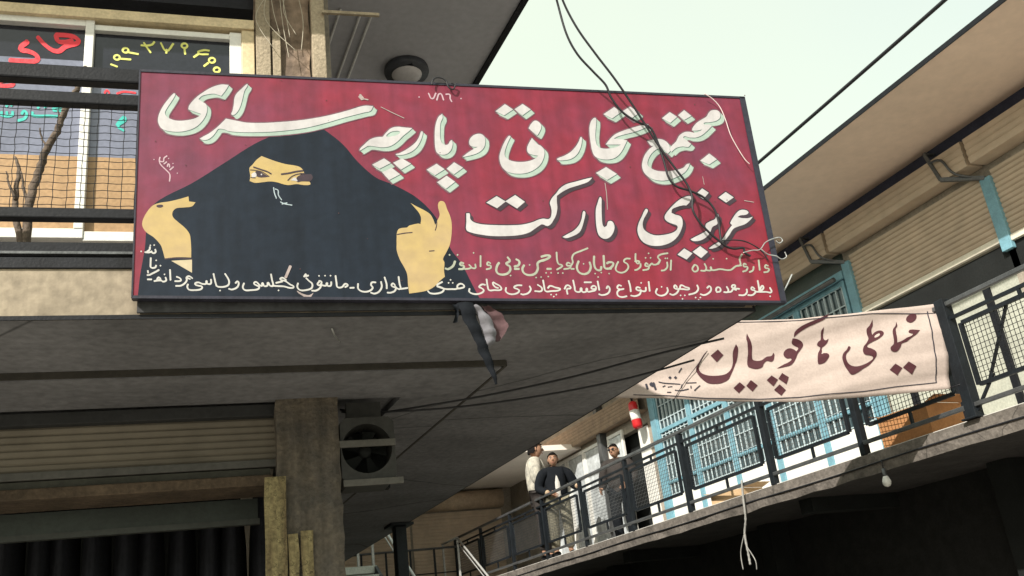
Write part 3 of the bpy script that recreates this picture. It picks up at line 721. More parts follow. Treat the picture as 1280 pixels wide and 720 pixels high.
wordA('painted_word', [
    P(190,100,"215,138 150,210 95,290 63,370 63,430 100,490 180,515 280,520 380,500 450,465 505,410 540,350 552,290 540,245 505,222 465,195* 500,162 560,146 620,140 662,152 692,162* 720,128 750,85 768,52* 690,48 600,75 520,120 450,170 400,220 370,262 363,296* 420,318 492,342* 460,372 400,395 320,408 240,408 182,390 145,365 130,330 150,285 190,225 225,168 232,142"),
    P(190,100,"952,42 895,90 845,140 825,180 817,250 805,310 794,345 820,352 860,312 885,260 905,190 925,110 955,60"),
    [(252.5,171.9,0),(250,174,0),(258,175.2,0),(265,171.3,0),(270,165.3,0),(273,161.5,0),(280,162,0),(286,164.2,0),(302.5,165.6,0),(327.5,165.5,0),(350,164.2,0),(380,160.5,0),(405,154.6,0),(430,147.4,0),(455,141,0),(463,139,0),(466.5,133,1),(455,132.5,0),(436,138,0),(417.5,143,0),(398.8,147,0),(373.8,150.8,0),(348.8,152.9,0),(330,153.9,0),(308.8,153.6,0),(296.3,151.3,0),(282.5,148.6,1),(277.5,153.5,0),(271.3,159.4,0),(262.5,166.3,0)]])
wordA('painted_word', [
    [P(440,150,"75,303 130,240 180,197 240,176 308,170* 340,130 390,85 450,70 520,76 602,84* 560,122 510,162 460,212 410,250 360,270 290,276 220,266 160,262 118,285"),
     P(440,150,"345,168 372,130 420,114 480,121 450,152 400,164")],
    P(440,150,"690,118 670,170 640,220 590,265 530,305 470,335 437,347 460,354 530,345 600,315 650,270 685,210 705,150 707,120"),
    D(440,150,(200,450),(320,386),(388,432),(275,490)), D(440,150,(410,430),(500,386),(590,440),(490,498)), D(440,150,(300,525),(395,480),(480,545),(370,603)),
    P(530,125,"182,140* 145,170 120,230 108,300 106,400 112,480 130,530 180,550 230,540 270,500 286,440 280,402* 260,412 240,445 210,450 178,430 162,380 160,300 165,230 186,180"),
    D(440,150,(745,500),(845,440),(925,495),(830,555)), D(440,150,(945,490),(1020,425),(1110,480),(1020,545)), D(440,150,(850,625),(945,560),(1030,620),(940,690))])
wordA('painted_word', [
    P(530,125,"540,340 580,347 608,380 610,440 590,490 540,530 470,555 380,575* 440,527 500,490 538,470* 490,470 456,450 455,400 490,358")])
wordA('painted_word', [
    P(610,140,"205,243 165,300 130,380 113,450 128,530 170,585 230,612 310,620 390,610 460,580 520,530 556,460 562,390 532,345 485,318 458,285 438,262* 410,310 390,360 400,410 445,430 500,440* 470,468 410,492 330,502 250,495 195,472 168,440 168,395 188,330 212,275 224,247"),
    P(610,140,"405,165* 430,120 470,88 515,110 532,150 512,205 492,236* 450,206"),
    D(530,125,(713,115),(808,44),(890,97),(800,157)), D(530,125,(903,95),(985,42),(1066,97),(983,157)),
    P(690,125,"285,373 265,420 230,475 180,525 120,560 50,590 60,605 120,605 190,590 245,550 280,490 298,420 298,380"),
    P(690,125,"430,180 395,205 375,260 374,340 385,430 400,510 425,562 470,588 540,598 610,588 660,558 700,508 730,450 750,407* 690,394 614,388* 660,365 730,345 810,325 890,298 945,270 962,245* 880,258 780,287 690,317 620,352 570,402 535,448* 600,448 687,448* 650,470 590,484 520,488 470,475 443,440 432,360 437,280 442,205"),
    D(740,160,(38,452),(140,393),(248,462),(150,522)),
    D(690,125,(513,145),(620,73),(692,122),(600,187)), D(690,125,(700,117),(780,68),(872,132),(790,187))])
wordA('painted_word', [
    P(740,160,"552,132* 610,118 670,112 720,125 765,165 780,228 758,258* 720,225 688,205* 640,218 592,260 560,320 556,370 590,405 650,430 740,437 830,425 910,400 945,365 977,356* 960,400 920,450 850,490 760,522 670,528 585,505 525,455 500,395 505,330 530,265 572,212 618,178* 590,180"),
    P(790,130,"780,73 840,63 877,90 877,140 835,172 770,185 715,198 770,208 797,222* 750,270 700,312 640,337 575,338* 512,330 545,365 590,402* 560,432 500,427 440,442 392,482* 368,450* 400,415 440,375 470,320 520,285 570,280 630,290 680,272 702,255* 650,268 598,268* 605,240 640,195 690,160 740,130"),
    D(790,130,(678,570),(770,498),(847,556),(770,607)),
    D(790,130,(298,145),(375,83),(450,131),(380,192)), D(790,130,(458,115),(520,63),(592,121),(520,162))])
# --- second line: white with a black drop shadow
wordB('painted_word', [
    P(575,215,"62,415* 95,418 102,470 140,505 220,525 350,533 500,535 620,528 720,505 780,480 830,468 880,473 905,455 915,400 908,350 898,310 920,260 960,215 1000,165 1060,125 1150,100 1280,65 1322,58* 1280,100 1200,130 1090,165 1020,202 967,240* 967,300 972,360 960,430 930,490 900,530 870,542 820,525 790,540 740,575 690,607 600,632 480,642 320,642 200,627 110,607 63,580 63,500"),
    D(575,215,(262,308),(365,243),(456,297),(370,364)), D(575,215,(452,295),(550,232),(648,300),(570,367)),
    P(575,215,"1232,393 1215,470 1190,530 1140,585 1070,625 1023,652* 1060,663 1130,642 1190,607 1217,560 1240,480 1252,408"),
    P(680,220,"558,212 535,270 518,330 516,420 525,520 545,590 590,627 640,624 680,587 702,530 697,480 672,453 640,458 625,500 600,514* 585,490 577,420 574,340 574,260 572,225")])
wordB('painted_word', [
    P(790,235,"135,212 95,290 63,360 53,430 75,500 120,550 190,577 270,580 350,562 420,522 470,462 502,380 502,320 482,285 430,268 393,250* 400,215 450,190 510,175 542,177* 577,140 600,88* 560,83 490,108 420,163 363,225 328,275 328,312 360,342 410,362 452,382 445,420 400,450 320,470 230,475 160,450 115,410 105,360 117,310 142,265 157,225"),
    D(790,235,(453,668),(520,606),(602,656),(545,717)), D(790,235,(603,640),(680,583),(757,641),(690,702)),
    P(790,235,"850,263 830,310 780,335 740,360 733,388 748,420 690,460 640,485 583,515* 610,532 680,527 742,492 782,440 802,392 850,362 864,300"),
    D(790,235,(640,60),(700,6),(765,50),(712,112)), D(790,235,(863,96),(935,42),(1015,96),(940,148)),
    P(790,235,"1162,243 1120,220 1070,228 1028,270 990,330 982,355 1000,372* 960,425 920,488 888,528 840,555 800,580 765,607* 800,608 862,585 902,547 932,520 972,470 1012,410 1060,387 1130,362 1180,322 1207,288* 1160,303 1100,303 1053,292* 1080,276 1140,268")])

# --- the small painted lines
H4 = .0010
LMAT = [M_smallw]
def l4(ox, oy, strokes, dd='', w_=2.2):
    lw = MB(); write(lw, S(ox, oy, 8, strokes), dots(ox, oy, 8, dd), w_*.9, onsign, H4, 0, 1.2); lw.build('painted_line', LMAT[0], sg)
l4(165,300, "232,95 236,122 208,132 194,112|190,120 160,126 130,122|150,118 175,98 180,70|188,180 186,240 190,275 230,277 242,255|270,300 240,318 205,335 175,350 152,352|162,330 158,308|155,395 196,395", "92,115 222,52 184,55 242,205 285,258", 2.2)
l4(165,300, "380,298 385,402|335,375 342,405 310,417 290,402 268,395|290,405 250,407 222,412|248,405 265,375 287,388|445,368 482,385 487,408 430,413|605,385 570,363 545,378 548,402 530,432 490,457 438,460|545,378 582,392", "325,345")
l4(165,300, "790,395 788,437 752,437 745,410 742,437 705,440 662,425 630,440 660,457 700,467 690,492 630,502 570,497 553,470 560,443|815,338 833,420 845,460|930,338 967,400 967,445 930,467 870,470 845,460|1035,432 1057,415 1067,440 1050,475 1000,496 968,489", "880,507")
l4(300,300, "310,343 320,400 330,457 300,457 280,427 273,457 240,460 225,430 218,460 190,445 160,420 140,436 170,457 192,467 180,492 110,502 50,502 28,475 40,433|330,458 380,462 440,465 500,480 537,470 500,445 450,410 402,395 425,378 462,402|360,430 425,415", "385,505")
l4(300,300, "640,368 662,340 652,360 684,356|660,380 690,410 722,440 715,482 660,502 600,502 573,470 580,433|790,420 775,445 800,452 815,420 790,408|815,440 800,480 760,507 718,507|815,452 860,457 870,430 874,457 907,457 912,420|955,358 965,430 975,472 1020,472 1050,440 1077,452 1050,472|1100,480 1140,478", "790,360 850,358 905,358")
l4(440,300, "60,438 63,490 110,517 170,512 207,480 190,450 200,425 237,425|290,418 297,470 270,517 225,537 188,527|325,373 345,440 347,487|430,455 410,435 395,455 420,472 437,470 430,507 390,527 353,527|465,368 475,440 482,490 440,480|482,490 520,486 556,480")
l4(440,300, "758,510 780,532 840,537 902,520 917,490 880,470 850,455 902,420|850,465 930,490 1000,492 1050,487 1055,455 1090,438 1122,465 1090,482 1050,487", "965,430 1007,430 985,400")
l4(580,300, "55,488 53,520 110,542 170,532 197,505 170,480 150,470 180,445 212,450|225,393 235,460 250,502 300,502 370,497 362,465 320,440 288,428 310,470 342,482|420,478 418,515 460,542 520,537 552,510 530,490 500,475 530,455 577,455|655,463 667,495 640,532 590,547 568,540|735,448 777,480 772,512 708,512|790,403 800,460 815,512 870,512 962,495 910,475 860,460 838,482", "870,547 922,547 897,567")
l4(690,300, "125,490 150,453 187,480 150,492 155,542|210,403 225,470 235,512 280,517 290,480 300,517 340,517 347,485 355,517 400,512 432,502 437,470 410,460 393,485 432,492|322,424 392,424|455,413 472,502|545,485 560,463 577,500 555,537 500,552 468,542", "")
l4(690,300, "717,490 680,495 653,480 665,453 692,460|680,495 653,520 660,557 700,572 747,563|765,408 780,460 787,517|880,480 850,473 843,495 875,507 887,500 877,542 830,562 788,556|880,506 932,512 937,475|965,418 976,512|1050,488 1038,530 1080,557 1130,547 1157,510 1150,478", "890,430 1095,470")
l4(820,300, "210,475 190,453 183,480 215,492 227,490 210,527 170,550 138,540|227,490 270,492 332,490 290,470 250,453 238,480|410,453 422,490 395,527 328,547|510,480 535,463 550,498 525,532 480,552 443,542|600,512 605,480 635,478 642,512 605,522|705,468 722,500 715,522 678,522|715,522 750,517 770,490 792,458 765,453 760,477 832,490|770,490 802,502|905,493 907,525 880,552 828,552|985,490 960,473 953,495 985,507 992,525 960,552 918,552|1015,408 1025,460 1032,512|990,517 1030,517 1072,485 1062,458 1035,502|1032,520 1100,520 1152,522 1137,478", "245,555 287,555 264,590 395,577 442,577 425,600 1140,564")
LMAT[0] = M_smallg
l4(580,300, "165,158 165,267|50,248 70,277 8,292|70,277 112,282 112,243|265,235 240,223 233,250 265,257 265,282 223,294", "95,130")
l4(580,300, "435,173 457,210 422,235 432,250 457,265 460,307 420,342 350,342 323,310 330,260 350,228|600,253 583,290 600,332 650,352 710,337 737,290 735,235 760,213 800,203 862,165 830,155 772,168|760,213 800,200|520,193 552,215 545,252 503,267|505,290 550,290|830,290 870,290", "465,357 655,250 720,377 770,372 820,330 870,330 842,367", 2.9)
l4(580,300, "925,123 930,200 945,240 982,255 972,272 928,297|1060,235 1035,228 1028,255 1065,262 1055,282 998,292|1237,83 1170,110 1100,140 1080,180 1087,225 1065,262|1070,290 1100,290", "940,332 987,332")
l4(690,300, "265,213 248,270 268,322 320,342 367,322 387,270 375,223|420,163 420,240 440,292 482,302 492,268|515,158 520,230 530,282 580,282 612,235 570,223 548,235|545,287 592,287", "315,240 430,337 492,327 460,372 570,337", 2.8)
l4(690,300, "780,188 740,188 718,215 752,240 762,277 730,317 680,327 638,300 645,250 662,218|835,138 835,200 855,237 872,215 828,213|885,238 882,270 850,297 828,302|960,245 940,233 933,260 965,267 960,292 908,302|965,267 1000,235 1010,247 1050,242 1082,200|1157,133 1090,145 1058,170 1077,205 1060,242|1150,223 1152,270 1125,302 1093,307|1190,203 1185,302", "935,180 985,180 965,135 1132,185 1152,185")
l4(820,300, "385,248 363,290 385,317 417,300 410,260 385,248|485,238 502,280 490,307 448,307|490,302 550,302 545,270 560,302 640,292 740,302 800,262 852,255|860,143 835,190 842,250 800,262|900,245 880,238 877,265 912,270 905,302 868,317|975,268 967,305 933,322|1025,203 1036,302|1120,260 1095,253 1092,280 1127,290 1117,317 1078,324", "570,190 705,188")
sw = MB()
write(sw, S(440,300,8,"1030,213 1010,260 960,292 933,285|1115,235 1090,228 1083,250 1117,260 1112,287 1068,292"), dots(440,300,8,"975,150 1055,150"), 2.5, onsign, H4, 0)
sw.build('painted_line', M_smallg, sg)
for dg_ in ("455,213 515,302 572,213","588,322 640,218 697,322","733,230 795,235 802,300 827,348"):
    sw = MB(); write(sw, S(500,100,12.8,dg_), [], 1.7, onsign, H4, 0, 1.1); sw.build('painted_digit', mat('pink_white_paint', (0.48,0.33,0.38), 0.6, 0.15), sg)
sw = MB()
write(sw, [], dots(500,100,12.8,"305,275 975,300"), 1.7, onsign, H4, 0, 1.1)
write(sw, S(180,180,12,"240,200 230,250 250,310 340,400 388,460 383,560|240,260 290,265 300,215 345,180|300,300 340,270|350,340 370,300 385,350|390,390 442,345"), dots(180,180,12,"370,220 435,295 150,235 500,440"), 1.5, onsign, H4, 0, .9)
sw.build('small_lettering', mat('pink_white_paint', (0.48,0.33,0.38), 0.6, 0.15), sg)
# chipped paint and scratches on the sign
for st, w_ in ((((450,119),(453,124),(449,121)),3.2),(((455,124),(460,125)),1.5),(((930,251),(942,253)),.8),(((878,221),(880,231)),.6),(((756,229),(758,243),(759,262)),.9),(((476,134),(490,141),(505,148)),1.0),(((357,347),(363,333)),3.0)):
    sw = MB(); ribbon(sw, list(st), w_, onsign, .0024, 0); sw.build('paint_chip', mat('chipped_pale_paint', (0.38,0.31,0.30), 0.7, 0.3), sg)
sw = MB()
fillpoly(sw, [curve([(371,364),(380,371,1),(387,372.5),(392,366,1),(386,369),(378,367)])], onsign, .0008, 0)
sw.build('paint_chip', mat('chipped_pale_paint', (0.38,0.31,0.30), 0.7, 0.3), sg)
sw = MB(); rr = random.Random(4)
for k in range(46):
    x, y = rr.uniform(180,965), rr.uniform(100,366); r_ = rr.uniform(.3,.9)
    fillpoly(sw, [[Vector((x-r_,y)),Vector((x,y-r_*rr.uniform(.5,1.4))),Vector((x+r_,y)),Vector((x,y+r_))]], onsign, .0026, 0)
sw.build('rust_specks', mat('dark_rust_specks', (0.10,0.045,0.045), 0.8, 0.3), sg)

# ================================================================== LETTERING ON THE SHOP WINDOW
def onwin(x, y, h): return onN(x, y, wn+.010) - N*h
def ring(x, y, r_): return [(x+r_*math.cos(a*.7), y+r_*.8*math.sin(a*.7)) for a in range(10)]
def wpart(name, mt, st, dd=[], w_=3.0, dr=2.2):
    t = MB(); write(t, st, dd, w_, onwin, .001, 0, dr); t.build(name, mt, wfr)
M_wr = mat('red_window_paint', (0.78,0.05,0.07), 0.5, 0.15); M_wt = mat('teal_window_paint', (0.06,0.52,0.46), 0.5, 0.15); M_wy = mat('yellow_window_paint', (0.72,0.72,0.20), 0.5, 0.15)
wpart('red_lettering', M_wr, S(0,20,8,"378,212 440,280 520,340 590,352 650,310 700,292 772,272 782,240 720,202 560,188|560,190 580,250 650,262 722,247"), [], 5.6)
wpart('red_lettering', M_wr, S(0,20,8,"275,258 205,330 280,352 360,390 372,442 250,452 100,442"), [], 5.8)
wpart('red_lettering', M_wr, S(0,90,7.11,"-60,95 100,78 112,118 -60,118"), [], 4.6)
wpart('red_lettering', M_wr, S(0,90,7.11,"170,25 262,25"), [], 4.0)
wpart('red_lettering', M_wr, S(0,90,7.11,"930,187 950,163 972,187|1040,192 1100,175 1205,187"), [], 2.4)
wpart('teal_lettering', M_wt, S(0,90,7.11,"560,308 470,332 552,347 540,387 430,390 288,387 288,358"), dots(0,90,7.11,"340,317 402,312"), 3.2)
wpart('teal_lettering', M_wt, S(0,90,7.11,"193,372 215,348 237,370 220,412 163,432"), [], 3.2)
wpart('teal_lettering', M_wt, S(0,90,7.11,"112,353 105,387 18,387 15,355|60,355 62,385"), dots(0,90,7.11,"60,302 102,296 82,270"), 3.2)
wpart('teal_lettering', M_wt, S(0,90,7.11,"1038,472 1100,400 1112,430 1050,482 1102,522"), [], 3.2)
for st, rg in (("148,403 212,427",None),("240,347 347,356",(146.2,71.9,3.6)),("330,285 422,302",(157,63,3.6)),("452,213 500,217 560,207 584,180|478,188 500,217|500,222 547,287",None),("648,190 705,270 773,198|705,255 703,292",None),("885,248 892,302",(230.6,57.3,3.6)),("1132,268 1080,263 1020,290 1122,303|1022,302 978,332",None),("1122,390 1080,422",(265,75.5,3.8)),("",(271,87.4,3.8))):
    wpart('painted_digit', M_wy, S(120,30,8,st)+([ring(*rg)] if rg else []), [], 2.4)

# ================================================================== CLOTH BANNER
bA = Vector((7.80, 6.90, 0)); bB = Vector((2.85, 9.2, 0)); bd = (bB-bA).normalized(); bn = Vector((-bd.y, bd.x, 0))
if bn.dot(bA) > 0: bn = -bn                         # towards the court
def lerp_tab(x, tab):
    for (x0, y0), (x1, y1) in zip(tab, tab[1:]):
        if x <= x1: return y0+(y1-y0)*(x-x0)/(x1-x0)
    return tab[-1][1]
TOPE = [(560,416),(700,410),(945,400.5),(1000,399),(1090,389),(1175,378),(1200,375)]
BOTE = [(560,486),(780,497),(900,502),(1000,503),(1120,492),(1190,485),(1210,483)]
def bdisp(x, y): return .026*math.sin((x*.55+y*2.3)/36.+.4*math.sin(x/60.))+.012*math.sin((x*.8+y*2.9)/21.+1)+.006*math.sin((x-1.4*y)/17.)+.004*math.sin((x*.9+y*3.4)/9.+math.sin(x/40.)*2)
def onban(x, y, h):
    d = ray(x, y); k = (bA-EYE).dot(bn)/d.dot(bn)
    return EYE+d*k+bn*(bdisp(x, y)+h)
ban = thing('cloth_banner', 'pale pink cloth banner with maroon painted lettering strung across the court', 'banner', onban(1182, 485, 0))
m = MB(); nx, ny = 110, 22; vs = []
for back in (0, -.0025):
    for i in range(nx+1):
        for j in range(ny+1):
            s_, t_ = i/nx, j/ny; x = 600+(1175+15*t_-600)*s_; y0, y1 = lerp_tab(x, TOPE), lerp_tab(x, BOTE)
            vs.append(onban(x, y0+(y1-y0)*t_, back))
fs = []; K = (nx+1)*(ny+1)
for i in range(nx):
    for j in range(ny):
        a = i*(ny+1)+j; b = a+ny+1
        fs.append((a, a+1, b+1, b)); fs.append((K+a, K+b, K+b+1, K+a+1))
rim = [j for j in range(ny+1)]+[i*(ny+1)+ny for i in range(1,nx+1)]+[nx*(ny+1)+j for j in range(ny-1,-1,-1)]+[i*(ny+1) for i in range(nx-1,0,-1)]
for a, b in zip(rim, rim[1:]+rim[:1]): fs.append((a, K+a, K+b, b))
m.idx(vs, fs, 0, True); m.build('cloth', mat('pale_pink_cloth', (0.45,0.37,0.335), 0.9, 0.16, 3, 0.06, 50), ban)
def banfill(mb, loop, h, mi):
    """fill a painted shape with extra inner points so that it follows the folds"""
    dn = []
    for a, b in zip(loop, loop[1:]+loop[:1]):
        k = max(1, int((b-a).length/3.0)); dn += [a+(b-a)*i/k for i in range(k)]
    xs = [p.x for p in dn]; ys = [p.y for p in dn]; n = len(dn); inn = []
    x = min(xs)+1.5
    while x < max(xs):
        y = min(ys)+1.5
        while y < max(ys):
            c = False
            for p, q_ in zip(dn, dn[1:]+dn[:1]):
                if (p.y > y) != (q_.y > y) and x < (q_.x-p.x)*(y-p.y)/(q_.y-p.y)+p.x: c = not c
            if c and min((p.x-x)**2+(p.y-y)**2 for p in dn) > 2.0: inn.append(Vector((x, y)))
            y += 3.0
        x += 3.0
    r_ = delaunay_2d_cdt(dn+inn, [(i, (i+1) % n) for i in range(n)], [], 1, 1e-5)
    vs = [onban(v.x, v.y, h) for v in r_[0]]; fs = []
    for f in r_[2]:
        p = [r_[0][i] for i in f]; ar = (p[1].x-p[0].x)*(p[2].y-p[0].y)-(p[1].y-p[0].y)*(p[2].x-p[0].x)
        fs.append(tuple(f) if ar < 0 else tuple(reversed(f)))
    mb.idx(vs, fs, mi, True)
bt = MB(); HB = .006
for o in (
    P(860,400,"187,312* 160,340 110,420 83,480 95,530 140,590 200,637 270,647 340,637 400,602 432,540 472,450 497,370 502,280 480,242* 455,300 450,360 453,420 430,490 380,540 310,557 220,557 150,535 112,490 117,440 152,370"),
    D(860,400,(228,352),(300,292),(358,345),(290,417)),
    P(860,400,"588,135* 620,200 642,270 642,340 652,385 690,400 740,395 790,360 840,350 860,318* 870,345 845,412 790,407 762,430 742,470 690,490 640,482 603,460 598,390 603,320 593,230 582,190"),
    D(860,400,(448,690),(510,633),(565,677),(505,740)), D(860,400,(577,667),(622,610),(693,660),(640,722)),
    D(860,400,(783,607),(830,562),(897,602),(850,667)), D(860,400,(900,592),(935,538),(1003,577),(980,647)), D(860,400,(858,702),(912,648),(978,702),(930,760)),
    P(860,400,"1050,178* 1090,183 1142,205 1160,240 1132,290 1102,330 1072,400 1030,452 960,477 883,490* 950,450 1010,420 1035,387 990,382 960,350 973,300 1020,272 1065,283 1090,305* 1110,270 1080,250 1043,225"),
    P(960,390,"262,247* 268,200 320,153 400,113 500,73 612,20* 560,77 480,117 400,152 330,192 287,225"),
    P(960,390,"557,152* 557,240 577,275 612,260* 597,300 572,330 547,350 542,395 535,418 560,410 602,420 607,450 572,502 530,524 498,522 500,420 528,350 498,325 508,290 533,270 533,190"),
    P(1040,380,"412,148* 417,205 402,245 410,300* 440,270 490,256 522,275 512,310 460,350 400,382 367,400 347,430 390,450 432,480 437,520 415,562 370,612 300,657 230,702 188,710 150,662 113,600 98,550 108,500 143,460 165,423 182,437* 167,470 137,510 137,560 167,605 230,628 300,615 370,580 405,545 380,522 320,512 303,480 313,430 343,390 368,340 358,290 356,240 388,200"),
    P(1040,380,"650,168* 657,215 642,240 642,320 647,390* 690,375 740,345 800,310 760,290 778,260 872,268* 832,310 770,357 740,382 692,402 682,430 642,480 590,474 580,440 613,400 608,320 613,250 638,215"),
    P(1040,380,"748,150 788,93 852,93 847,142 790,183"),
    D(1040,380,(568,665),(625,603),(697,645),(645,720)), D(1040,380,(703,640),(760,580),(840,625),(795,707))):
    banfill(bt, curve(o, True, 4), HB, 0)
bt.build('painted_word', mat('maroon_banner_paint', (0.06,0.014,0.02), 0.8, 0.15), ban)
bt = MB()
banfill(bt, curve(P(1040,380,"428,330 445,302 482,288 480,308 452,328"), True, 3), HB+.001, 0)
bt.build('letter_gap', MATS['pale_pink_cloth'], ban)
bt = MB()
def bline(pts, w_):
    q_ = []
    for a, b in zip(pts, pts[1:]):
        k = max(1, int(math.hypot(b[0]-a[0], b[1]-a[1])/4)); q_ += [(a[0]+(b[0]-a[0])*i/k, a[1]+(b[1]-a[1])*i/k) for i in range(k)]
    ribbon(bt, q_+[pts[-1]], w_, onban, HB, 0)
bline([(700,411.5),(945,402.5),(1000,401),(1090,392),(1172,390)], .9)
bline([(1161,388),(1164,420),(1169,450),(1172,477)], 1.4)
bline([(1172,477),(1120,483),(1080,489),(1000,497),(950,499.5),(880,498.5),(792,493)], 1.0)
write(bt, S(780,430,8,"222,400 236,447|280,388 265,405 300,412 295,385|298,402 318,455"), dots(780,430,8,"462,330 517,330"), 2.7, onban, HB, 0, 2.2)
write(bt, S(780,430,8,"550,278 577,238|700,472 745,430 757,420|668,420 668,447|508,465 560,472 642,455|582,403 570,442|440,430 482,424|348,375 400,387 520,396 562,400|620,388 722,386|430,488 467,488|388,427 412,415"), [], 1.3, onban, HB, 0)
bt.build('banner_small_lettering', mat('black_banner_ink', (0.03,0.028,0.04), 0.8, 0.15), ban)
bt = MB(); q0 = onban(1176, 379, .0); q1 = Vector((7.82, 6.80, 4.46)); bt.tube([q0, q1], .006, 5)
q0 = onban(1189, 484, 0); bt.tube([q0, Vector((7.84, 6.78, 3.62))], .006, 5)
bt.build('tie_cord', M_wire, ban)
bt = MB(); pts = [onban(x, y, .02) for x, y in ((884,439),(872,456),(857,476),(848,490),(841,503))]; bt.tube(pts, .004, 5); bt.build('hanging_string', M_wire, ban)

# ================================================================== PEOPLE
def skin_mesh(joints, bones, rad, sub=2):
    """continuous limb surface grown from a skeleton; returns verts and faces"""
    names = list(joints); me = bpy.data.meshes.new('tmp')
    me.from_pydata([tuple(joints[n]) for n in names], [(names.index(a), names.index(b)) for a, b in bones], [])
    o = bpy.data.objects.new('tmp', me); COL.objects.link(o)
    md = o.modifiers.new('skin', 'SKIN'); md.use_smooth_shade = True
    if not me.skin_vertices: 
        bm_ = bmesh.new(); bm_.from_mesh(me); bm_.verts.layers.skin.verify(); bm_.to_mesh(me); bm_.free()
    for i, n in enumerate(names):
        r_ = rad[n]; me.skin_vertices[0].data[i].radius = r_ if isinstance(r_, tuple) else (r_, r_)
    me.skin_vertices[0].data[0].use_root = True
    ss = o.modifiers.new('sub', 'SUBSURF'); ss.levels = sub; ss.render_levels = sub
    dg = bpy.context.evaluated_depsgraph_get(); dg.update()
    ev = o.evaluated_get(dg).to_mesh()
    vs = [v.co.copy() for v in ev.vertices]; fs = [tuple(p.vertices) for p in ev.polygons]
    o.evaluated_get(dg).to_mesh_clear()
    bpy.data.objects.remove(o); bpy.data.meshes.remove(me)
    return vs, fs
M_skin = mat('brown_skin', (0.36,0.20,0.13), 0.6, 0.1, 10, 0.02)
M_hair = mat('black_hair', (0.010,0.008,0.008), 0.8, 0.3, 30, 0.3, spec=0.1)
def person(label, loc, yaw, J, cloth, height=1.72, head_yaw=0.0, head_pitch=0.0, glasses=False):
    """J: joints in a frame facing -y, feet at z=0; cloth: material names per garment"""
    k = height/1.72
    M_ = Matrix.Rotation(yaw, 3, 'Z')
    def T(p): p = Vector(p); return M_ @ Vector((p.x*1.12, p.y*1.12, p.z))*k
    root = MB()
    bones = [('pelvis','waist'),('waist','chest'),('chest','neck0'),('neck0','neck1'),('neck0','shL'),('shL','elL'),('elL','wrL'),('neck0','shR'),('shR','elR'),('elR','wrR'),('pelvis','hipL'),('hipL','knL'),('knL','anL'),('anL','toL'),('pelvis','hipR'),('hipR','knR'),('knR','anR'),('anR','toR')]
    rad = dict(pelvis=.105,waist=.10,chest=(.125,.105),neck0=.075,neck1=.052,shL=.058,elL=.04,wrL=.028,shR=.058,elR=.04,wrR=.028,hipL=.085,knL=.055,anL=.04,toL=.035,hipR=.085,knR=.055,anR=.04,toR=.035)
    base = dict(pelvis=(0,0,.95),waist=(0,0,1.09),chest=(0,.01,1.27),neck0=(0,.015,1.43),neck1=(0,0,1.52),shL=(.19,.015,1.40),elL=(.24,.03,1.12),wrL=(.24,-.06,.88),shR=(-.19,.015,1.40),elR=(-.24,.03,1.12),wrR=(-.24,-.06,.88),
        hipL=(.095,0,.90),knL=(.11,-.02,.50),anL=(.11,.02,.09),toL=(.12,-.14,.04),hipR=(-.095,0,.90),knR=(-.11,-.02,.50),anR=(-.11,.02,.09),toR=(-.12,-.14,.04))
    base.update(J)
    jt = {n: Vector(p) for n, p in base.items()}
    v, f = skin_mesh(jt, bones, rad); root.idx([T(p) for p in v], f, 0, True)
    # head: a skull with jaw, nose, eyes, mouth and ears, joined to the neck
    hc = jt['neck1']+Vector((0,-.015,.10)); Hr = Matrix.Rotation(head_yaw, 3, 'Z') @ Matrix.Rotation(head_pitch, 3, 'X')
    def Hd(p): return T(hc + Hr @ Vector(p))
    hv = []; hf = []; sg_, rg_ = 20, 14
    for i in range(rg_+1):
        th = math.pi*i/rg_
        for q_ in range(sg_):
            ph = 2*math.pi*q_/sg_; x, y, z = math.sin(th)*math.cos(ph), math.sin(th)*math.sin(ph), math.cos(th)
            w_ = .075*(1-.18*max(0,-z)**1.2); dp = .098*(1-.12*max(0,-z))
            X, Y, Z_ = x*w_, y*dp, z*.122
            if y < 0 and z < 0: Y *= 1-.10*abs(z); 
            if y < -.3: Y = Y*.93-.004
            if y < -.55 and -.55 < z < -.35: Y -= .006
            if y < -.7 and abs(x) < .42 and .0 < z < .3: Y += .008
            hv.append(Hd((X, Y, Z_)))
    for i in range(rg_):
        for q_ in range(sg_):
            q2 = (q_+1) % sg_; hf.append((i*sg_+q_, (i+1)*sg_+q_, (i+1)*sg_+q2, i*sg_+q2))
    root.idx(hv, hf, 0, True)
    nb_ = [Hd(p) for p in ((-.008,-.09,.03),(.008,-.09,.03),(.019,-.088,-.028),(-.019,-.088,-.028),(0,-.121,-.022))]
    root.idx(nb_, [(0,1,4),(1,2,4),(2,3,4),(3,0,4)], 0, True)
    for s_ in (-1, 1):
        c = Hd((s_*.031,-.086,.012)); root.ell(c, .013*k, .009*k, .007*k, 8, 6, 2)
        c = Hd((s_*.031,-.094,.012)); root.ell(c, .006*k, .004*k, .006*k, 8, 6, 1)
        a, b = Hd((s_*.014,-.094,.034)), Hd((s_*.052,-.082,.036)); root.tube([a,(a+b)/2+Vector((0,0,.004)),b], .004*k, 5, 1)
        root.ell(Hd((s_*.076,.005,.0)), .010*k, .02*k, .03*k, 8, 6, 0)
    a, b = Hd((-.024,-.088,-.062)), Hd((.024,-.088,-.062)); root.tube([a,(a+b)/2+Hr@Vector((0,-.006,0)),b], .005*k, 6, 3)
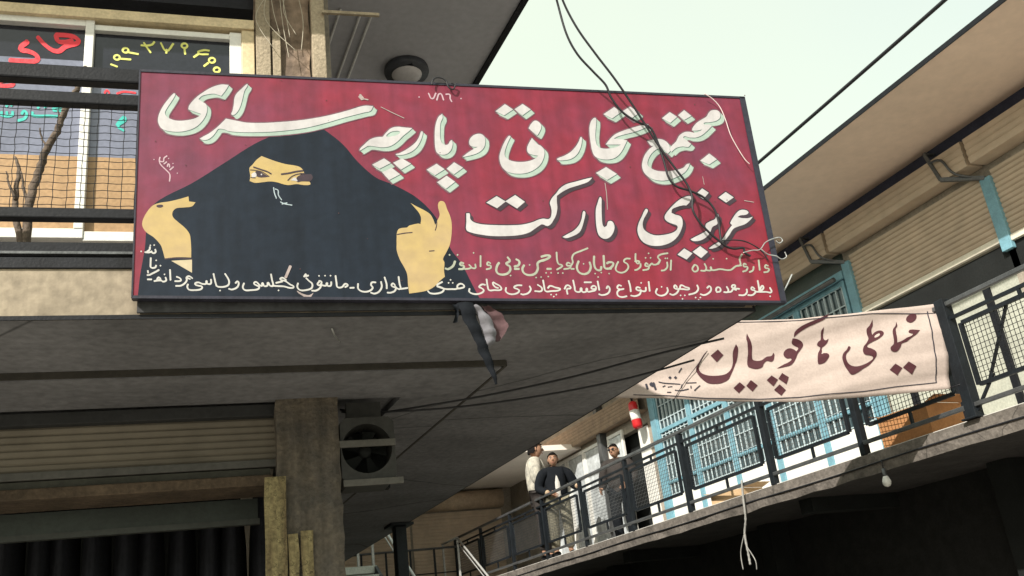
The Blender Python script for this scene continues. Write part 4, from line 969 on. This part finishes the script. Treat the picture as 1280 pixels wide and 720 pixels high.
    # hands: palm, four fingers of different length, thumb
    for sd, e, w_ in (('L','elL','wrL'),('R','elR','wrR')):
        d = (jt[w_]-jt[e]).normalized(); sgn = 1 if sd == 'L' else -1
        pn = Vector((-sgn,0,0)); pn = (pn-d*pn.dot(d)).normalized(); ac = d.cross(pn).normalized()
        if ac.y > 0: ac = -ac
        pw = jt[w_]; c = pw+d*.05
        root.hexa([T(c+d*(.045*a)+ac*(.038*b)+pn*(.012*c_)) for c_ in (-1,1) for a, b in ((-1,-.75),(1,-1),(1,1),(-1,.75))], 0)
        for i, ln in enumerate((.066,.076,.07,.055)):
            b0 = pw+d*.092+ac*(.030-.02*i); b1 = b0+d*ln*.5+pn*.006; b2 = b1+(d*.8+pn*.6).normalized()*ln*.5
            root.tube([T(b0),T(b1),T(b2)], [.009*k,.0085*k,.006*k], 6, 0)
        t0 = pw+d*.03+ac*.03; t1 = t0+(d*.6+ac*.8).normalized()*.035; t2 = t1+(d+ac*.25).normalized()*.03
        root.tube([T(t0),T(t1),T(t2)], [.012*k,.010*k,.007*k], 6, 0)
    o = root.build('person', [M_skin, M_hair, mat('eye_white', (0.7,0.68,0.65), 0.3, 0.05), mat('lip_brown', (0.28,0.11,0.09), 0.5, 0.1)], None)
    o.location = loc; tag(o, label, 'person', 'men on the right gallery')
    def wear(name, bones_, rr_, mt, jj=None):
        j2 = dict(jt); j2.update(jj or {})
        use = []
        for a, b in bones_:
            for n in (a, b):
                if n not in use: use.append(n)
        v_, f_ = skin_mesh({n: j2[n] for n in use}, bones_, {n: rr_[n] for n in use})
        mb = MB(); mb.idx([T(p)+Vector(loc) for p in v_], f_, 0, True); return mb.build(name, mt, o)
    lerp = lambda a, b, t: jt[a]*(1-t)+jt[b]*t
    hm = lerp('pelvis','knL',.45)*.5+lerp('pelvis','knR',.45)*.5
    wear('trousers', [('pelvis','hipL'),('hipL','knL'),('knL','cuL'),('pelvis','hipR'),('hipR','knR'),('knR','cuR')],
         dict(pelvis=.125,hipL=.115,knL=.088,cuL=.072,hipR=.115,knR=.088,cuR=.072), cloth['trousers'], dict(cuL=lerp('knL','anL',.93), cuR=lerp('knR','anR',.93)))
    if 'shirt' in cloth:
        wear('shirt', [('hem','pelvis'),('pelvis','waist'),('waist','chest'),('chest','col'),('col','shL'),('shL','elL'),('elL','wL'),('col','shR'),('shR','elR'),('elR','wR')],
             dict(hem=(.17,.14),pelvis=(.15,.13),waist=(.14,.12),chest=(.155,.13),col=.07,shL=.072,elL=.06,wL=.046,shR=.072,elR=.06,wR=.046), cloth['shirt'],
             dict(hem=jt['pelvis']*.45+hm*.55, col=lerp('neck0','neck1',.25), wL=lerp('elL','wrL',.93), wR=lerp('elR','wrR',.93)))
    wear('jacket', [('hem','waist'),('waist','chest'),('chest','col'),('col','shL'),('shL','elL'),('elL','wL'),('col','shR'),('shR','elR'),('elR','wR')],
         dict(hem=(.195,.165),waist=(.185,.16),chest=(.20,.17),col=.08,shL=.10,elL=.082,wL=.06,shR=.10,elR=.082,wR=.06), cloth['jacket'],
         dict(hem=jt['pelvis']+Vector((0,0,-.02)), col=lerp('neck0','neck1',.2), wL=lerp('elL','wrL',.84), wR=lerp('elR','wrR',.84)))
    if 'front' in cloth:                             # shirt front showing between the open halves of the jacket
        mb = MB(); ch_ = jt['chest']; wa = jt['pelvis']
        mb.ell(T((ch_+wa)/2+Vector((0,-.105,.02)))+Vector(loc), .066*k, .062*k, .25*k, 14, 10, 0, Matrix.Rotation(yaw,3,'Z'))
        mb.build('shirt_front', cloth['front'], o)
    mb = MB(); hv2 = []; hf2 = []
    for i in range(8):
        th = math.pi*(.56)*i/7
        for q_ in range(20):
            ph = 2*math.pi*q_/20; x, y, z = math.sin(th)*math.cos(ph), math.sin(th)*math.sin(ph), math.cos(th)
            g_ = 1.10+.03*math.sin(q_*2.3+i); zz_ = z*.122*1.10
            if y < -.2: zz_ = max(zz_, .062+.02*(-y-.2))
            elif y > .15: zz_ -= .035*math.sin(th)
            hv2.append(Hd((x*.075*g_, y*.098*g_+.005, zz_))+Vector(loc))
    for i in range(7):
        for q_ in range(20): hf2.append((i*20+q_, (i+1)*20+q_, (i+1)*20+(q_+1) % 20, i*20+(q_+1) % 20))
    mb.idx(hv2, hf2, 0, True); mb.build('hair', M_hair, o)
    if glasses:
        mb = MB()
        for s_ in (-1, 1):
            mb.ell(Hd((s_*.032,-.100,.012))+Vector(loc), .026*k, .006*k, .018*k, 10, 6, 0, Matrix.Rotation(yaw,3,'Z') @ Hr)
            mb.tube([Hd((s_*.055,-.096,.016))+Vector(loc), Hd((s_*.078,.0,.014))+Vector(loc)], .003, 5)
        mb.tube([Hd((-.01,-.103,.016))+Vector(loc), Hd((.01,-.103,.016))+Vector(loc)], .003, 5)
        mb.build('glasses', M_black, o)
    for sd in 'LR':
        mb = MB(); a = jt['an'+sd]; b = jt['to'+sd]; c = (a+b)/2
        mb.ell(T(Vector((c.x, c.y, .045)))+Vector(loc), .055*k, .15*k, .045*k, 12, 8, 0, Matrix.Rotation(yaw,3,'Z')); mb.build('shoe', M_black, o)
    return o
M_camo = mat('grey_beige_camo_cloth', (0.56,0.52,0.44), 0.9, 0.3, 9, 0.1, 30, col2=(0.26,0.25,0.22))
M_olive = mat('olive_cloth', (0.17,0.18,0.13), 0.9, 0.3, 6, 0.1)
M_drab = mat('drab_green_cloth', (0.24,0.22,0.16), 0.9, 0.3, 6, 0.1)
M_jblack = mat('black_jacket_cloth', (0.012,0.014,0.018), 0.9, 0.3, 6, 0.1, spec=0.1)
M_jslate = mat('dark_brown_jacket', (0.035,0.028,0.026), 0.8, 0.3, 6, 0.1)
M_lshirt = mat('light_grey_shirt', (0.55,0.53,0.50), 0.9, 0.15, 6, 0.1)
M_beige = mat('beige_cloth', (0.48,0.36,0.24), 0.9, 0.25, 6, 0.1)
def stand(x, y, z=None, h=1.60):
    p = onZ(x, y, ZF+.012+h); return Vector((p.x, p.y, ZF+.012))
l1 = onX(668, 565, 8.06); l2 = onX(691, 577, 8.14); l3 = onX(768, 566, 9.05)
ZP = ZF+.012
PEOPLE_DBG = [tuple(round(c, 2) for c in l) for l in (l1, l2, l3)]
def plc(l, z=None): return Vector((l.x, l.y, z or ZF+.012))
def hgt(l, z=None): return max(1.5, min(2.45, (l.z-(z or ZF+.012))/.925))
person('man in a pale grey camouflage jacket, leftmost of the three men', plc(l1, ZP), R(62), dict(elL=(.25,.06,1.13), wrL=(.20,-.12,.95), elR=(-.25,.0,1.13), wrR=(-.14,-.18,.98), knL=(.10,-.04,.5)), dict(trousers=M_jslate, shirt=M_olive, jacket=M_camo), hgt(l1, ZP), R(10))
person('man in an open black jacket over a light shirt, standing between the other two men', plc(l2, ZP), R(-14), dict(elR=(-.27,.05,1.14), wrR=(-.13,-.14,1.03), elL=(.30,.02,1.15), wrL=(.30,-.22,1.10), shL=(.20,.01,1.39)), dict(trousers=M_drab, shirt=M_beige, jacket=M_jblack, front=M_lshirt), hgt(l2, ZP), R(-12))
person('man in dark jacket and sunglasses standing alone before the dark gallery doorway', plc(l3), R(-48), dict(elL=(.25,.05,1.13), wrL=(.17,-.16,1.0), elR=(-.26,.02,1.12), wrR=(-.22,-.22,.96)), dict(trousers=M_jblack, shirt=M_jslate, jacket=M_jslate), hgt(l3), R(-8), 0, True)

# ================================================================== SMALL THINGS
# ceiling lamp on the grey soffit
c = onZ(508, 86, ZL-.01); c.z = ZL
t = thing('ceiling_lamp', 'round ceiling lamp with a dark ring on the grey soffit above the red sign', 'lamp', c)
m = MB(); m.lathe(c, -Z, [(0.001,.02),(0.002,.17),(.04,.178),(.062,.17),(.066,.132),(.05,.124)], 36); m.build('ring', mat('dark_lamp_ring', (0.06,0.065,0.08), 0.5, 0.3), t)
m = MB(); m.lathe(c, -Z, [(0.045,.126),(.075,.116),(.095,.083),(.103,.042),(.105,.002)], 32); m.build('lamp_shade', mat('frosted_lamp_glass', (0.55,0.53,0.55), 0.35, 0.1), t)
# bare bulb under the right gallery
c = onX(1103, 581, XG-.03)
t = thing('light_bulb', 'white light bulb hanging from the edge of the right gallery slab', 'light bulb', c)
m = MB(); m.tube([c+Z*.06, c, c-Z*.05], .006, 6); m.build('flex', M_wire, t)
m = MB(); m.lathe(c-Z*.04, -Z, [(0,.004),(0.001,.022),(.07,.022),(.085,.028)], 16); m.build('lamp_holder', M_hand, t)
m = MB(); m.lathe(c-Z*.12, -Z, [(0,.024),(.03,.038),(.06,.048),(.09,.046),(.115,.03),(.125,.004)], 18); m.build('bulb', mat('white_bulb_glass', (0.75,0.75,0.72), 0.25, 0.05), t)
# grey rag cord hanging from the right railing
pts = [onX(x, y, XG-.04) for x, y in ((927,600),(929,622),(932,648),(931,668),(935,690),(938,706))]
m = MB(); m.tube(smooth_path(pts, 6), [.011+.007*abs(math.sin(k*1.7)) for k in range(31)], 7)
m.tube(smooth_path([onX(x, y, XG-.05) for x, y in ((931,665),(926,690),(929,712))], 6), .008, 6); m.tube(smooth_path([onX(x, y, XG-.05) for x, y in ((934,684),(944,700),(946,712))], 6), .007, 6)
o = m.build('hanging_cord', mat('grey_rag_cloth', (0.36,0.35,0.33), 0.9, 0.3), None, 0, pts[0]); tag(o, 'frayed grey cord dangling below the right gallery railing', 'cord')
# cable clipped along the right slab edge
m = MB(); pts = [(XG-.02, y, 3.125+.006*math.sin(y*1.9)) for y in [4+.25*i for i in range(75)]]; m.tube(pts, .010, 6)
o = m.build('edge_cable', M_wire, None, 0, (XG, 10, 3.1)); tag(o, 'dark cable running along the concrete edge of the right gallery', 'cable')
# red and white extinguisher
p = onX(790, 502, 9.25)
t = thing('fire_extinguisher', 'red cylinder with a white label hanging beside the blue door post on the right gallery', 'fire extinguisher', p)
ax = (Vector((.02,-.10,-1))).normalized()
m = MB(); m.lathe(p, ax, [(0,.02),(.01,.06),(.04,.088),(.10,.098),(.50,.098),(.54,.085),(.56,.02)], 22); m.build('cylinder', mat('red_enamel', (0.55,0.02,0.025), 0.3, 0.15), t)
m = MB(); m.lathe(p, ax, [(.19,.0985),(.191,.1005),(.38,.1005),(.381,.0985)], 22); m.build('label_band', M_white, t)
m = MB(); m.lathe(p, -ax, [(0,.02),(.05,.02),(.06,.03),(.085,.03)], 12); m.bar(p-ax*.08, p-ax*.07+Vector((-.12,0,.02)), .02, .012); m.build('valve', M_black, t)
m = MB(); m.bar(p-ax*.08, Vector((XW-.02, p.y, p.z+.10)), .02, .02); m.build('hook', M_hand, t)
# cartons on the right gallery
def carton(name, label, c, sx, sy, sz, mt, rz=0.2):
    t = thing(name, label, 'box', c, None); Mr = Matrix.Rotation(rz, 3, 'Z')
    def Tt(p): return Vector(c)+Mr@Vector(p)
    m = MB(); m.hexa([Tt(p) for p in ((-sx,-sy,.001),(sx,-sy,.001),(sx,sy,.001),(-sx,sy,.001),(-sx,-sy,sz),(sx,-sy,sz),(sx,sy,sz),(-sx,sy,sz))]); m.build('box_body', mt, t, .004)
    for s_ in (-1, 1):
        m = MB(); a = [Tt((-sx, s_*sy, sz+.002)), Tt((sx, s_*sy, sz+.002)), Tt((sx, s_*sy*1.5, sz+.05)), Tt((-sx, s_*sy*1.4, sz+.05))]; m.hexa(a+[v+Z*.004 for v in a]); m.build('box_flap', mt, t)
M_card = mat('brown_cardboard', (0.55,0.38,0.22), 0.9, 0.15, 3, 0.05)
carton('cardboard_box', 'pale brown cardboard box on the right gallery floor below the banner, behind the mesh railing', (8.15, 11.4, ZF+.012), .2, .32, .13, M_card)
carton('cardboard_box', 'orange brown carton behind the railing under the right end of the banner', (8.5, 8.1, ZF+.012), .3, .35, .42, mat('orange_cardboard', (0.50,0.24,0.10), 0.9, 0.2), .1)
# exhaust fan box beside the pillar
fn = 4.9
(ua, zt), (ub, zb_) = uz(424, 523, fn), uz(497, 600, fn)
t = thing('exhaust_fan', 'square exhaust fan box with a dark round opening beside the crumbling pillar under the slab', 'fan', FW((ua+ub)/2, fn, zb_))
M_fan = mat('dull_grey_fan_metal', (0.045,0.045,0.043), 0.6, 0.35, 6, 0.1)
cx, cz, rad_ = (ua+ub)/2-.005, (zt+zb_)/2+.005, min(ub-ua, zt-zb_)*.46
m = MB(); ns = 32
sq = []
for k in range(ns):
    a = 2*math.pi*k/ns; dx, dz = math.cos(a), math.sin(a); s_ = 1/max(abs(dx)/((ub-ua)/2), abs(dz)/((zt-zb_)/2)); sq.append(((ua+ub)/2+dx*s_, (zt+zb_)/2+dz*s_))
for k in range(ns):
    k2 = (k+1) % ns; a, a2 = 2*math.pi*k/ns, 2*math.pi*k2/ns
    c0 = (cx+rad_*math.cos(a), cz+rad_*math.sin(a)); c1 = (cx+rad_*math.cos(a2), cz+rad_*math.sin(a2))
    m.face([FW(*[sq[k][0], fn, sq[k][1]]), FW(sq[k2][0], fn, sq[k2][1]), FW(c1[0], fn, c1[1]), FW(c0[0], fn, c0[1])])
    m.face([FW(c0[0], fn, c0[1]), FW(c1[0], fn, c1[1]), FW(c1[0], fn+.22, c1[1]), FW(c0[0], fn+.22, c0[1])])
    m.face([FW(sq[k][0], fn, sq[k][1]), FW(sq[k2][0], fn, sq[k2][1]), FW(sq[k2][0], fn+.3, sq[k2][1]), FW(sq[k][0], fn+.3, sq[k][1])])
m.build('housing', M_fan, t)
m = MB(); m.fbox(ua+.004, ub-.004, fn+.222, fn+.298, zb_+.004, zt-.004); m.build('back_plate', M_dark_in, t)
m = MB()
for k in range(5):
    a = k*1.2566; m.face([FW(cx+.02*math.cos(a), fn+.10, cz+.02*math.sin(a)), FW(cx+rad_*.9*math.cos(a-.25), fn+.08, cz+rad_*.9*math.sin(a-.25)), FW(cx+rad_*.92*math.cos(a+.35), fn+.13, cz+rad_*.92*math.sin(a+.35)), FW(cx+.03*math.cos(a+.6), fn+.11, cz+.03*math.sin(a+.6))])
m.lathe(FW(cx, fn+.06, cz), N, [(0,.004),(.001,.03),(.08,.035)], 14); m.build('fan_blades', M_dark_in, t)
m = MB(); M_bar = mat('pale_grey_bar', (0.11,0.105,0.095), 0.6, 0.25)
_, zz1 = uz(450, 555, fn); m.fbox(ua-.03, ub+.0, fn-.018, fn-.003, zz1-.018, zz1+.018); m.build('crossbar', M_bar, t, .002); m = MB(); m.fbox(ua+.005, ub+.03, fn-.018, fn-.003, zb_-.02, zb_+.014); m.build('crossbar', M_bar, t, .002)
m = MB(); m.fbox(ua+.05, ub-.05, fn+.1, fn+.14, zt+.003, 2.963); m.build('hanger', M_fan, t)
# cables under the left slab
def soffit_cable(px, lab):
    m = MB(); pts = [onZ(x, y, z) for x, y, z in px]
    m.tube(smooth_path(pts, 6), .006, 6); o = m.build('soffit_cable', M_wire, None, 0, pts[0]); tag(o, lab, 'cable')
soffit_cable([(425,512,2.96),(470,516,2.92),(540,506,2.92),(620,492,2.93),(720,470,2.94),(820,443,2.95),(905,423,2.98)], 'upper of the two black cables sagging under the left gallery slab')
soffit_cable([(427,515,2.955),(500,514,2.90),(580,508,2.90),(680,494,2.91),(780,474,2.93),(868,450,2.98)], 'lower of the two black cables sagging under the left gallery slab beside the fan')
# black cables hanging over the sign
def hang(px, lab, r_=.0058):
    pts = [onN(px[0][0]-24, px[0][1]-90, 3.45), onN(px[0][0]-12, px[0][1]-45, 3.47)]+[onN(x, y, n) for x, y, n in px]
    pts = [pts[0]+(pts[0]-pts[1])*3]+pts
    m = MB(); m.tube(smooth_path(pts, 7), r_, 7); o = m.build('power_cable', M_wire, None, 0, pts[-1]); tag(o, lab, 'cable')
hang([(690,-25,3.5),(697,4,3.55),(708,42,3.57),(722,68,3.59),(742,90,3.61),(757,106,3.62),(764,122,3.63),(778,140,3.64),(796,152,3.64),(813,160,3.64),(823,180,3.65),(830,202,3.655),(836,222,3.66),(846,233,3.66),(864,239,3.66),(880,247,3.66),(892,260,3.66),(898,276,3.665),(900,292,3.67),(902,304,3.67)], 'black cable looping lower across the sign, left one where both cross the sky')
hang([(696,-25,3.48),(705,4,3.53),(722,36,3.55),(745,68,3.57),(768,98,3.59),(790,130,3.61),(808,158,3.625),(826,186,3.64),(846,213,3.645),(858,229,3.65),(865,245,3.65),(866,262,3.65),(874,277,3.655),(886,290,3.66),(900,302,3.665),(908,308,3.67),(918,311,3.67),(929,310,3.67),(931,316,3.675),(938,320,3.675)], 'black cable hanging straighter across the sign, right one where both cross the sky')
m = MB(); pts = [onN(x, y, 3.675) for x, y in ((903,301),(918,300),(932,302),(946,309),(954,316),(960,325))]; m.tube(smooth_path(pts, 6), .0035, 5)
o = m.build('power_cable', M_wire, None, 0, pts[0]); tag(o, 'thin short black wire end lying on the lower right corner of the red sign', 'wire')
m = MB(); pts = [onN(x, y, 3.67) for x, y in ((929,316),(940,313),(950,312),(957,303),(968,298),(975,297),(978,301),(974,304),(970,301))]; m.tube(smooth_path(pts, 6), .003, 5)
pts2 = [onN(x, y, 3.67) for x, y in ((952,312),(960,318),(970,320),(977,324),(983,321),(981,315))]; m.tube(smooth_path(pts2, 6), .003, 5)
o = m.build('curled_wire', M_steelw, None, 0, pts[0]); tag(o, 'curled silver wire sticking out past the lower right edge of the sign', 'wire')
m = MB(); pts = [onN(x, y, 3.672) for x, y in ((880,117),(890,123),(900,134),(907,150),(913,168),(922,185),(931,199),(937,205))]; m.tube(smooth_path(pts, 6), .0026, 5)
o = m.build('loose_string', mat('pale_string_2', (0.62,0.5,0.5), 0.8, 0.1), None, 0, pts[0]); tag(o, 'pale string hanging over the upper right corner of the red sign', 'string')
m = MB(); pts = [onN(x, y, 3.68) for x, y in ((540,106),(541,100),(546,97),(553,98),(558,102),(560,108),(566,112),(569,106),(564,104))]; m.tube(smooth_path(pts, 6), .004, 5)
o = m.build('curled_wire', M_wire, None, 0, pts[0]); tag(o, 'little dark wire curl on the top edge of the sign beside the small numerals', 'wire')
m = MB(); pts = [onN(x, y, 3.72) for x, y in ((990,343),(984,356),(978,367),(974,374))]; m.tube(smooth_path(pts, 6), .004, 5)
o = m.build('loose_string', M_steelw, None, 0, pts[0]); tag(o, 'short pale string off the bottom right corner of the red sign', 'string')
# overhead cable parallel to the right eave
a = onX(1195, -16, 7.3); b = onX(946, 196, 7.3); d = (b-a); m = MB()
pts = [a+d*t-Z*(.10*4*max(0,(t+.3)/4.3)*(1-(t+.3)/4.3)) for t in [-.3+.1*i for i in range(41)]]
m.tube(pts, .022, 7); o = m.build('overhead_cable', M_wire, None, 0, a); tag(o, 'thick dark cable crossing the sky parallel to the right eave', 'cable')
# rags tied under the sign
def strip(pts, ws, th, name, lab, mt, seed=1):
    m = MB(); rr = random.Random(seed); L_ = []; n_ = len(pts)
    q_ = smooth_path(pts, 5); vs = []
    for i, p in enumerate(q_):
        t_ = i/(len(q_)-1); f_ = t_*(len(ws)-1); j = min(int(f_), len(ws)-2); w_ = ws[j]+(ws[j+1]-ws[j])*(f_-j)
        off = N*(.006*math.sin(i*1.3+seed))
        for s_ in (-1,-.3,.4,1): vs.append(p+U*(w_*s_/2+rr.uniform(-.002,.002))-N*(th*(1-abs(s_))*(1 if int(seed) % 2 else -1))+off)
    base_ = len(vs); vs += [v+N*.006 for v in vs]; fs = []
    k = len(q_)
    for i in range(k-1):
        for j in range(3):
            a_ = i*4+j; fs.append((a_, a_+1, a_+5, a_+4)); fs.append((base_+a_, base_+a_+4, base_+a_+5, base_+a_+1))
    m.idx(vs, fs, 0, True); o = m.build(name, mt, None, 0, pts[0]); tag(o, lab, 'rag')
strip([onN(x, y, 3.69) for x, y in ((582,378),(588,398),(598,420),(606,440),(614,460),(621,480))], [.07,.06,.05,.045,.03,.006], .02, 'cloth_strap', 'long tapering black strap hanging below the bottom edge of the sign', M_jblack, 1)
strip([onN(x, y, 3.70) for x, y in ((568,379),(572,390),(569,402))], [.03,.012,.02], .01, 'cloth_strap', 'tiny black rag scrap at the left of the long strap below the sign', M_jblack, 2)
strip([onN(x, y, 3.70) for x, y in ((594,382),(604,394),(611,412),(612,426),(604,438))], [.02,.05,.06,.05,.02], .025, 'white_rag', 'crumpled white rag hanging beside the black strap below the sign', mat('shaded_white_rag', (0.17,0.165,0.185), 0.9, 0.25), 3)  # white cloth made dark, its shade put into the colour
strip([onN(x, y, 3.715) for x, y in ((606,382),(618,392),(626,408),(622,426))], [.03,.06,.07,.02], .02, 'red_rag', 'dark red rag hanging beside the white one below the sign', mat('shaded_red_rag', (0.10,0.055,0.06), 0.9, 0.3), 4)  # red cloth darkened, with the shade below the sign in its colour
# flake of peeling paint under the slab
m = MB(); pts = [onZ(x, y, 2.985) for x, y in ((415,411),(418,419),(425,427))]; m.tube(pts, .004, 5); o = m.build('loose_string', M_steelw, None, 0, pts[0]); tag(o, 'tiny pale curl of string stuck under the left gallery slab', 'string')
# dry branches in a pot behind the near railing
bnr = 4.3
t = thing('dry_plant', 'bare dry branches rising in front of the lettered shop window behind the near railing', 'plant', FW(uz(30,262,bnr)[0], bnr, 3.222))
def br(px, r0, r1):
    pts = smooth_path([onN(x, y, n) for x, y, n in px], 5); k = len(pts)
    m.tube([p+Vector((RND.uniform(-.003,.003),RND.uniform(-.003,.003),0)) for p in pts], [r0+(r1-r0)*i/(k-1) for i in range(k)], 7)
m = MB()
br([(32,330,bnr),(34,275,bnr),(40,240,bnr),(50,212,bnr),(58,188,bnr-.03),(70,168,bnr-.06),(76,152,bnr-.08),(85,132,bnr-.10),(96,112,bnr-.12),(103,96,bnr-.12),(107,84,bnr-.12)], .022, .011)
br([(30,330,bnr),(20,268,bnr),(20,240,bnr+.03),(24,212,bnr+.05),(18,196,bnr+.06)], .018, .006)
br([(36,258,bnr),(30,238,bnr),(26,214,bnr)], .010, .004); br([(20,250,bnr),(12,232,bnr),(8,214,bnr)], .008, .003)
br([(60,186,bnr),(52,172,bnr),(50,160,bnr)], .006, .003); br([(76,152,bnr-.08),(72,138,bnr-.06)], .006, .002)
m.build('branches', mat('dry_bark', (0.17,0.13,0.10), 0.9, 0.5, 14, 0.6), t)
m = MB(); c = FW(uz(30,262,bnr)[0], bnr, 3.224); m.lathe(c, Z, [(0,.08),(.001,.10),(.16,.13),(.17,.14),(.19,.14),(.19,.12),(.15,.11),(.15,.002)], 20); m.build('pot', mat('dark_clay_pot', (0.12,0.07,0.05), 0.8, 0.3), t)
# dark garments hanging inside the shop
M_gar = [mat('navy_garment', (0.02,0.022,0.03), 0.9, 0.4, 6, 0.2), mat('dark_red_garment', (0.09,0.035,0.04), 0.9, 0.4, 6, 0.2)]
gn = 6.1
g0 = thing('garment', 'dark garment hanging on the rail deep inside the unlit shop below the slab', 'garment', FW(-1.2, gn, 2.72), 'garments hanging in the dark shop')
m = MB(); rows = [(0,.10,.03),(.03,.20,.05),(.08,.23,.06),(.3,.21,.07),(.7,.25,.08),(.95,.28,.09)]; vs = []; sgn = 14
for z_, w_, d_ in rows:
    for k in range(sgn):
        a = 2*math.pi*k/sgn; f_ = 1+.14*math.sin(a*4+z_*3); vs.append(FW(-1.2+d_*math.cos(a)*f_, gn+w_*math.sin(a)*f_, 2.72-z_))
fs = [(i*sgn+k, i*sgn+(k+1)%sgn, (i+1)*sgn+(k+1)%sgn, (i+1)*sgn+k) for i in range(len(rows)-1) for k in range(sgn)]+[tuple(range(sgn))]
m.idx(vs, fs, 0, True); m.build('cloth', M_gar[0], g0)
m = MB(); m.tube([FW(-1.2,gn,2.72), FW(-1.2,gn,2.79), FW(-1.2,gn+.03,2.82), FW(-1.2,gn+.02,2.85)], .004, 5); m.build('hanger_hook', M_hand, g0)
for i in range(1, 11):
    c_ = copy_tree(g0); c_.location = FW(-1.2+.155*i+.02*math.sin(i*2.1), gn+.03*math.sin(i*1.3), 2.72-.02*(i % 3))
m = MB(); m.tube([FW(-2.5,gn,2.845), FW(.45,gn,2.845)], .012, 8); o = m.build('clothes_rail', M_hand, None, 0, FW(-1,gn,2.845)); tag(o, 'horizontal rail carrying the dark garments inside the unlit shop', 'clothes rail')
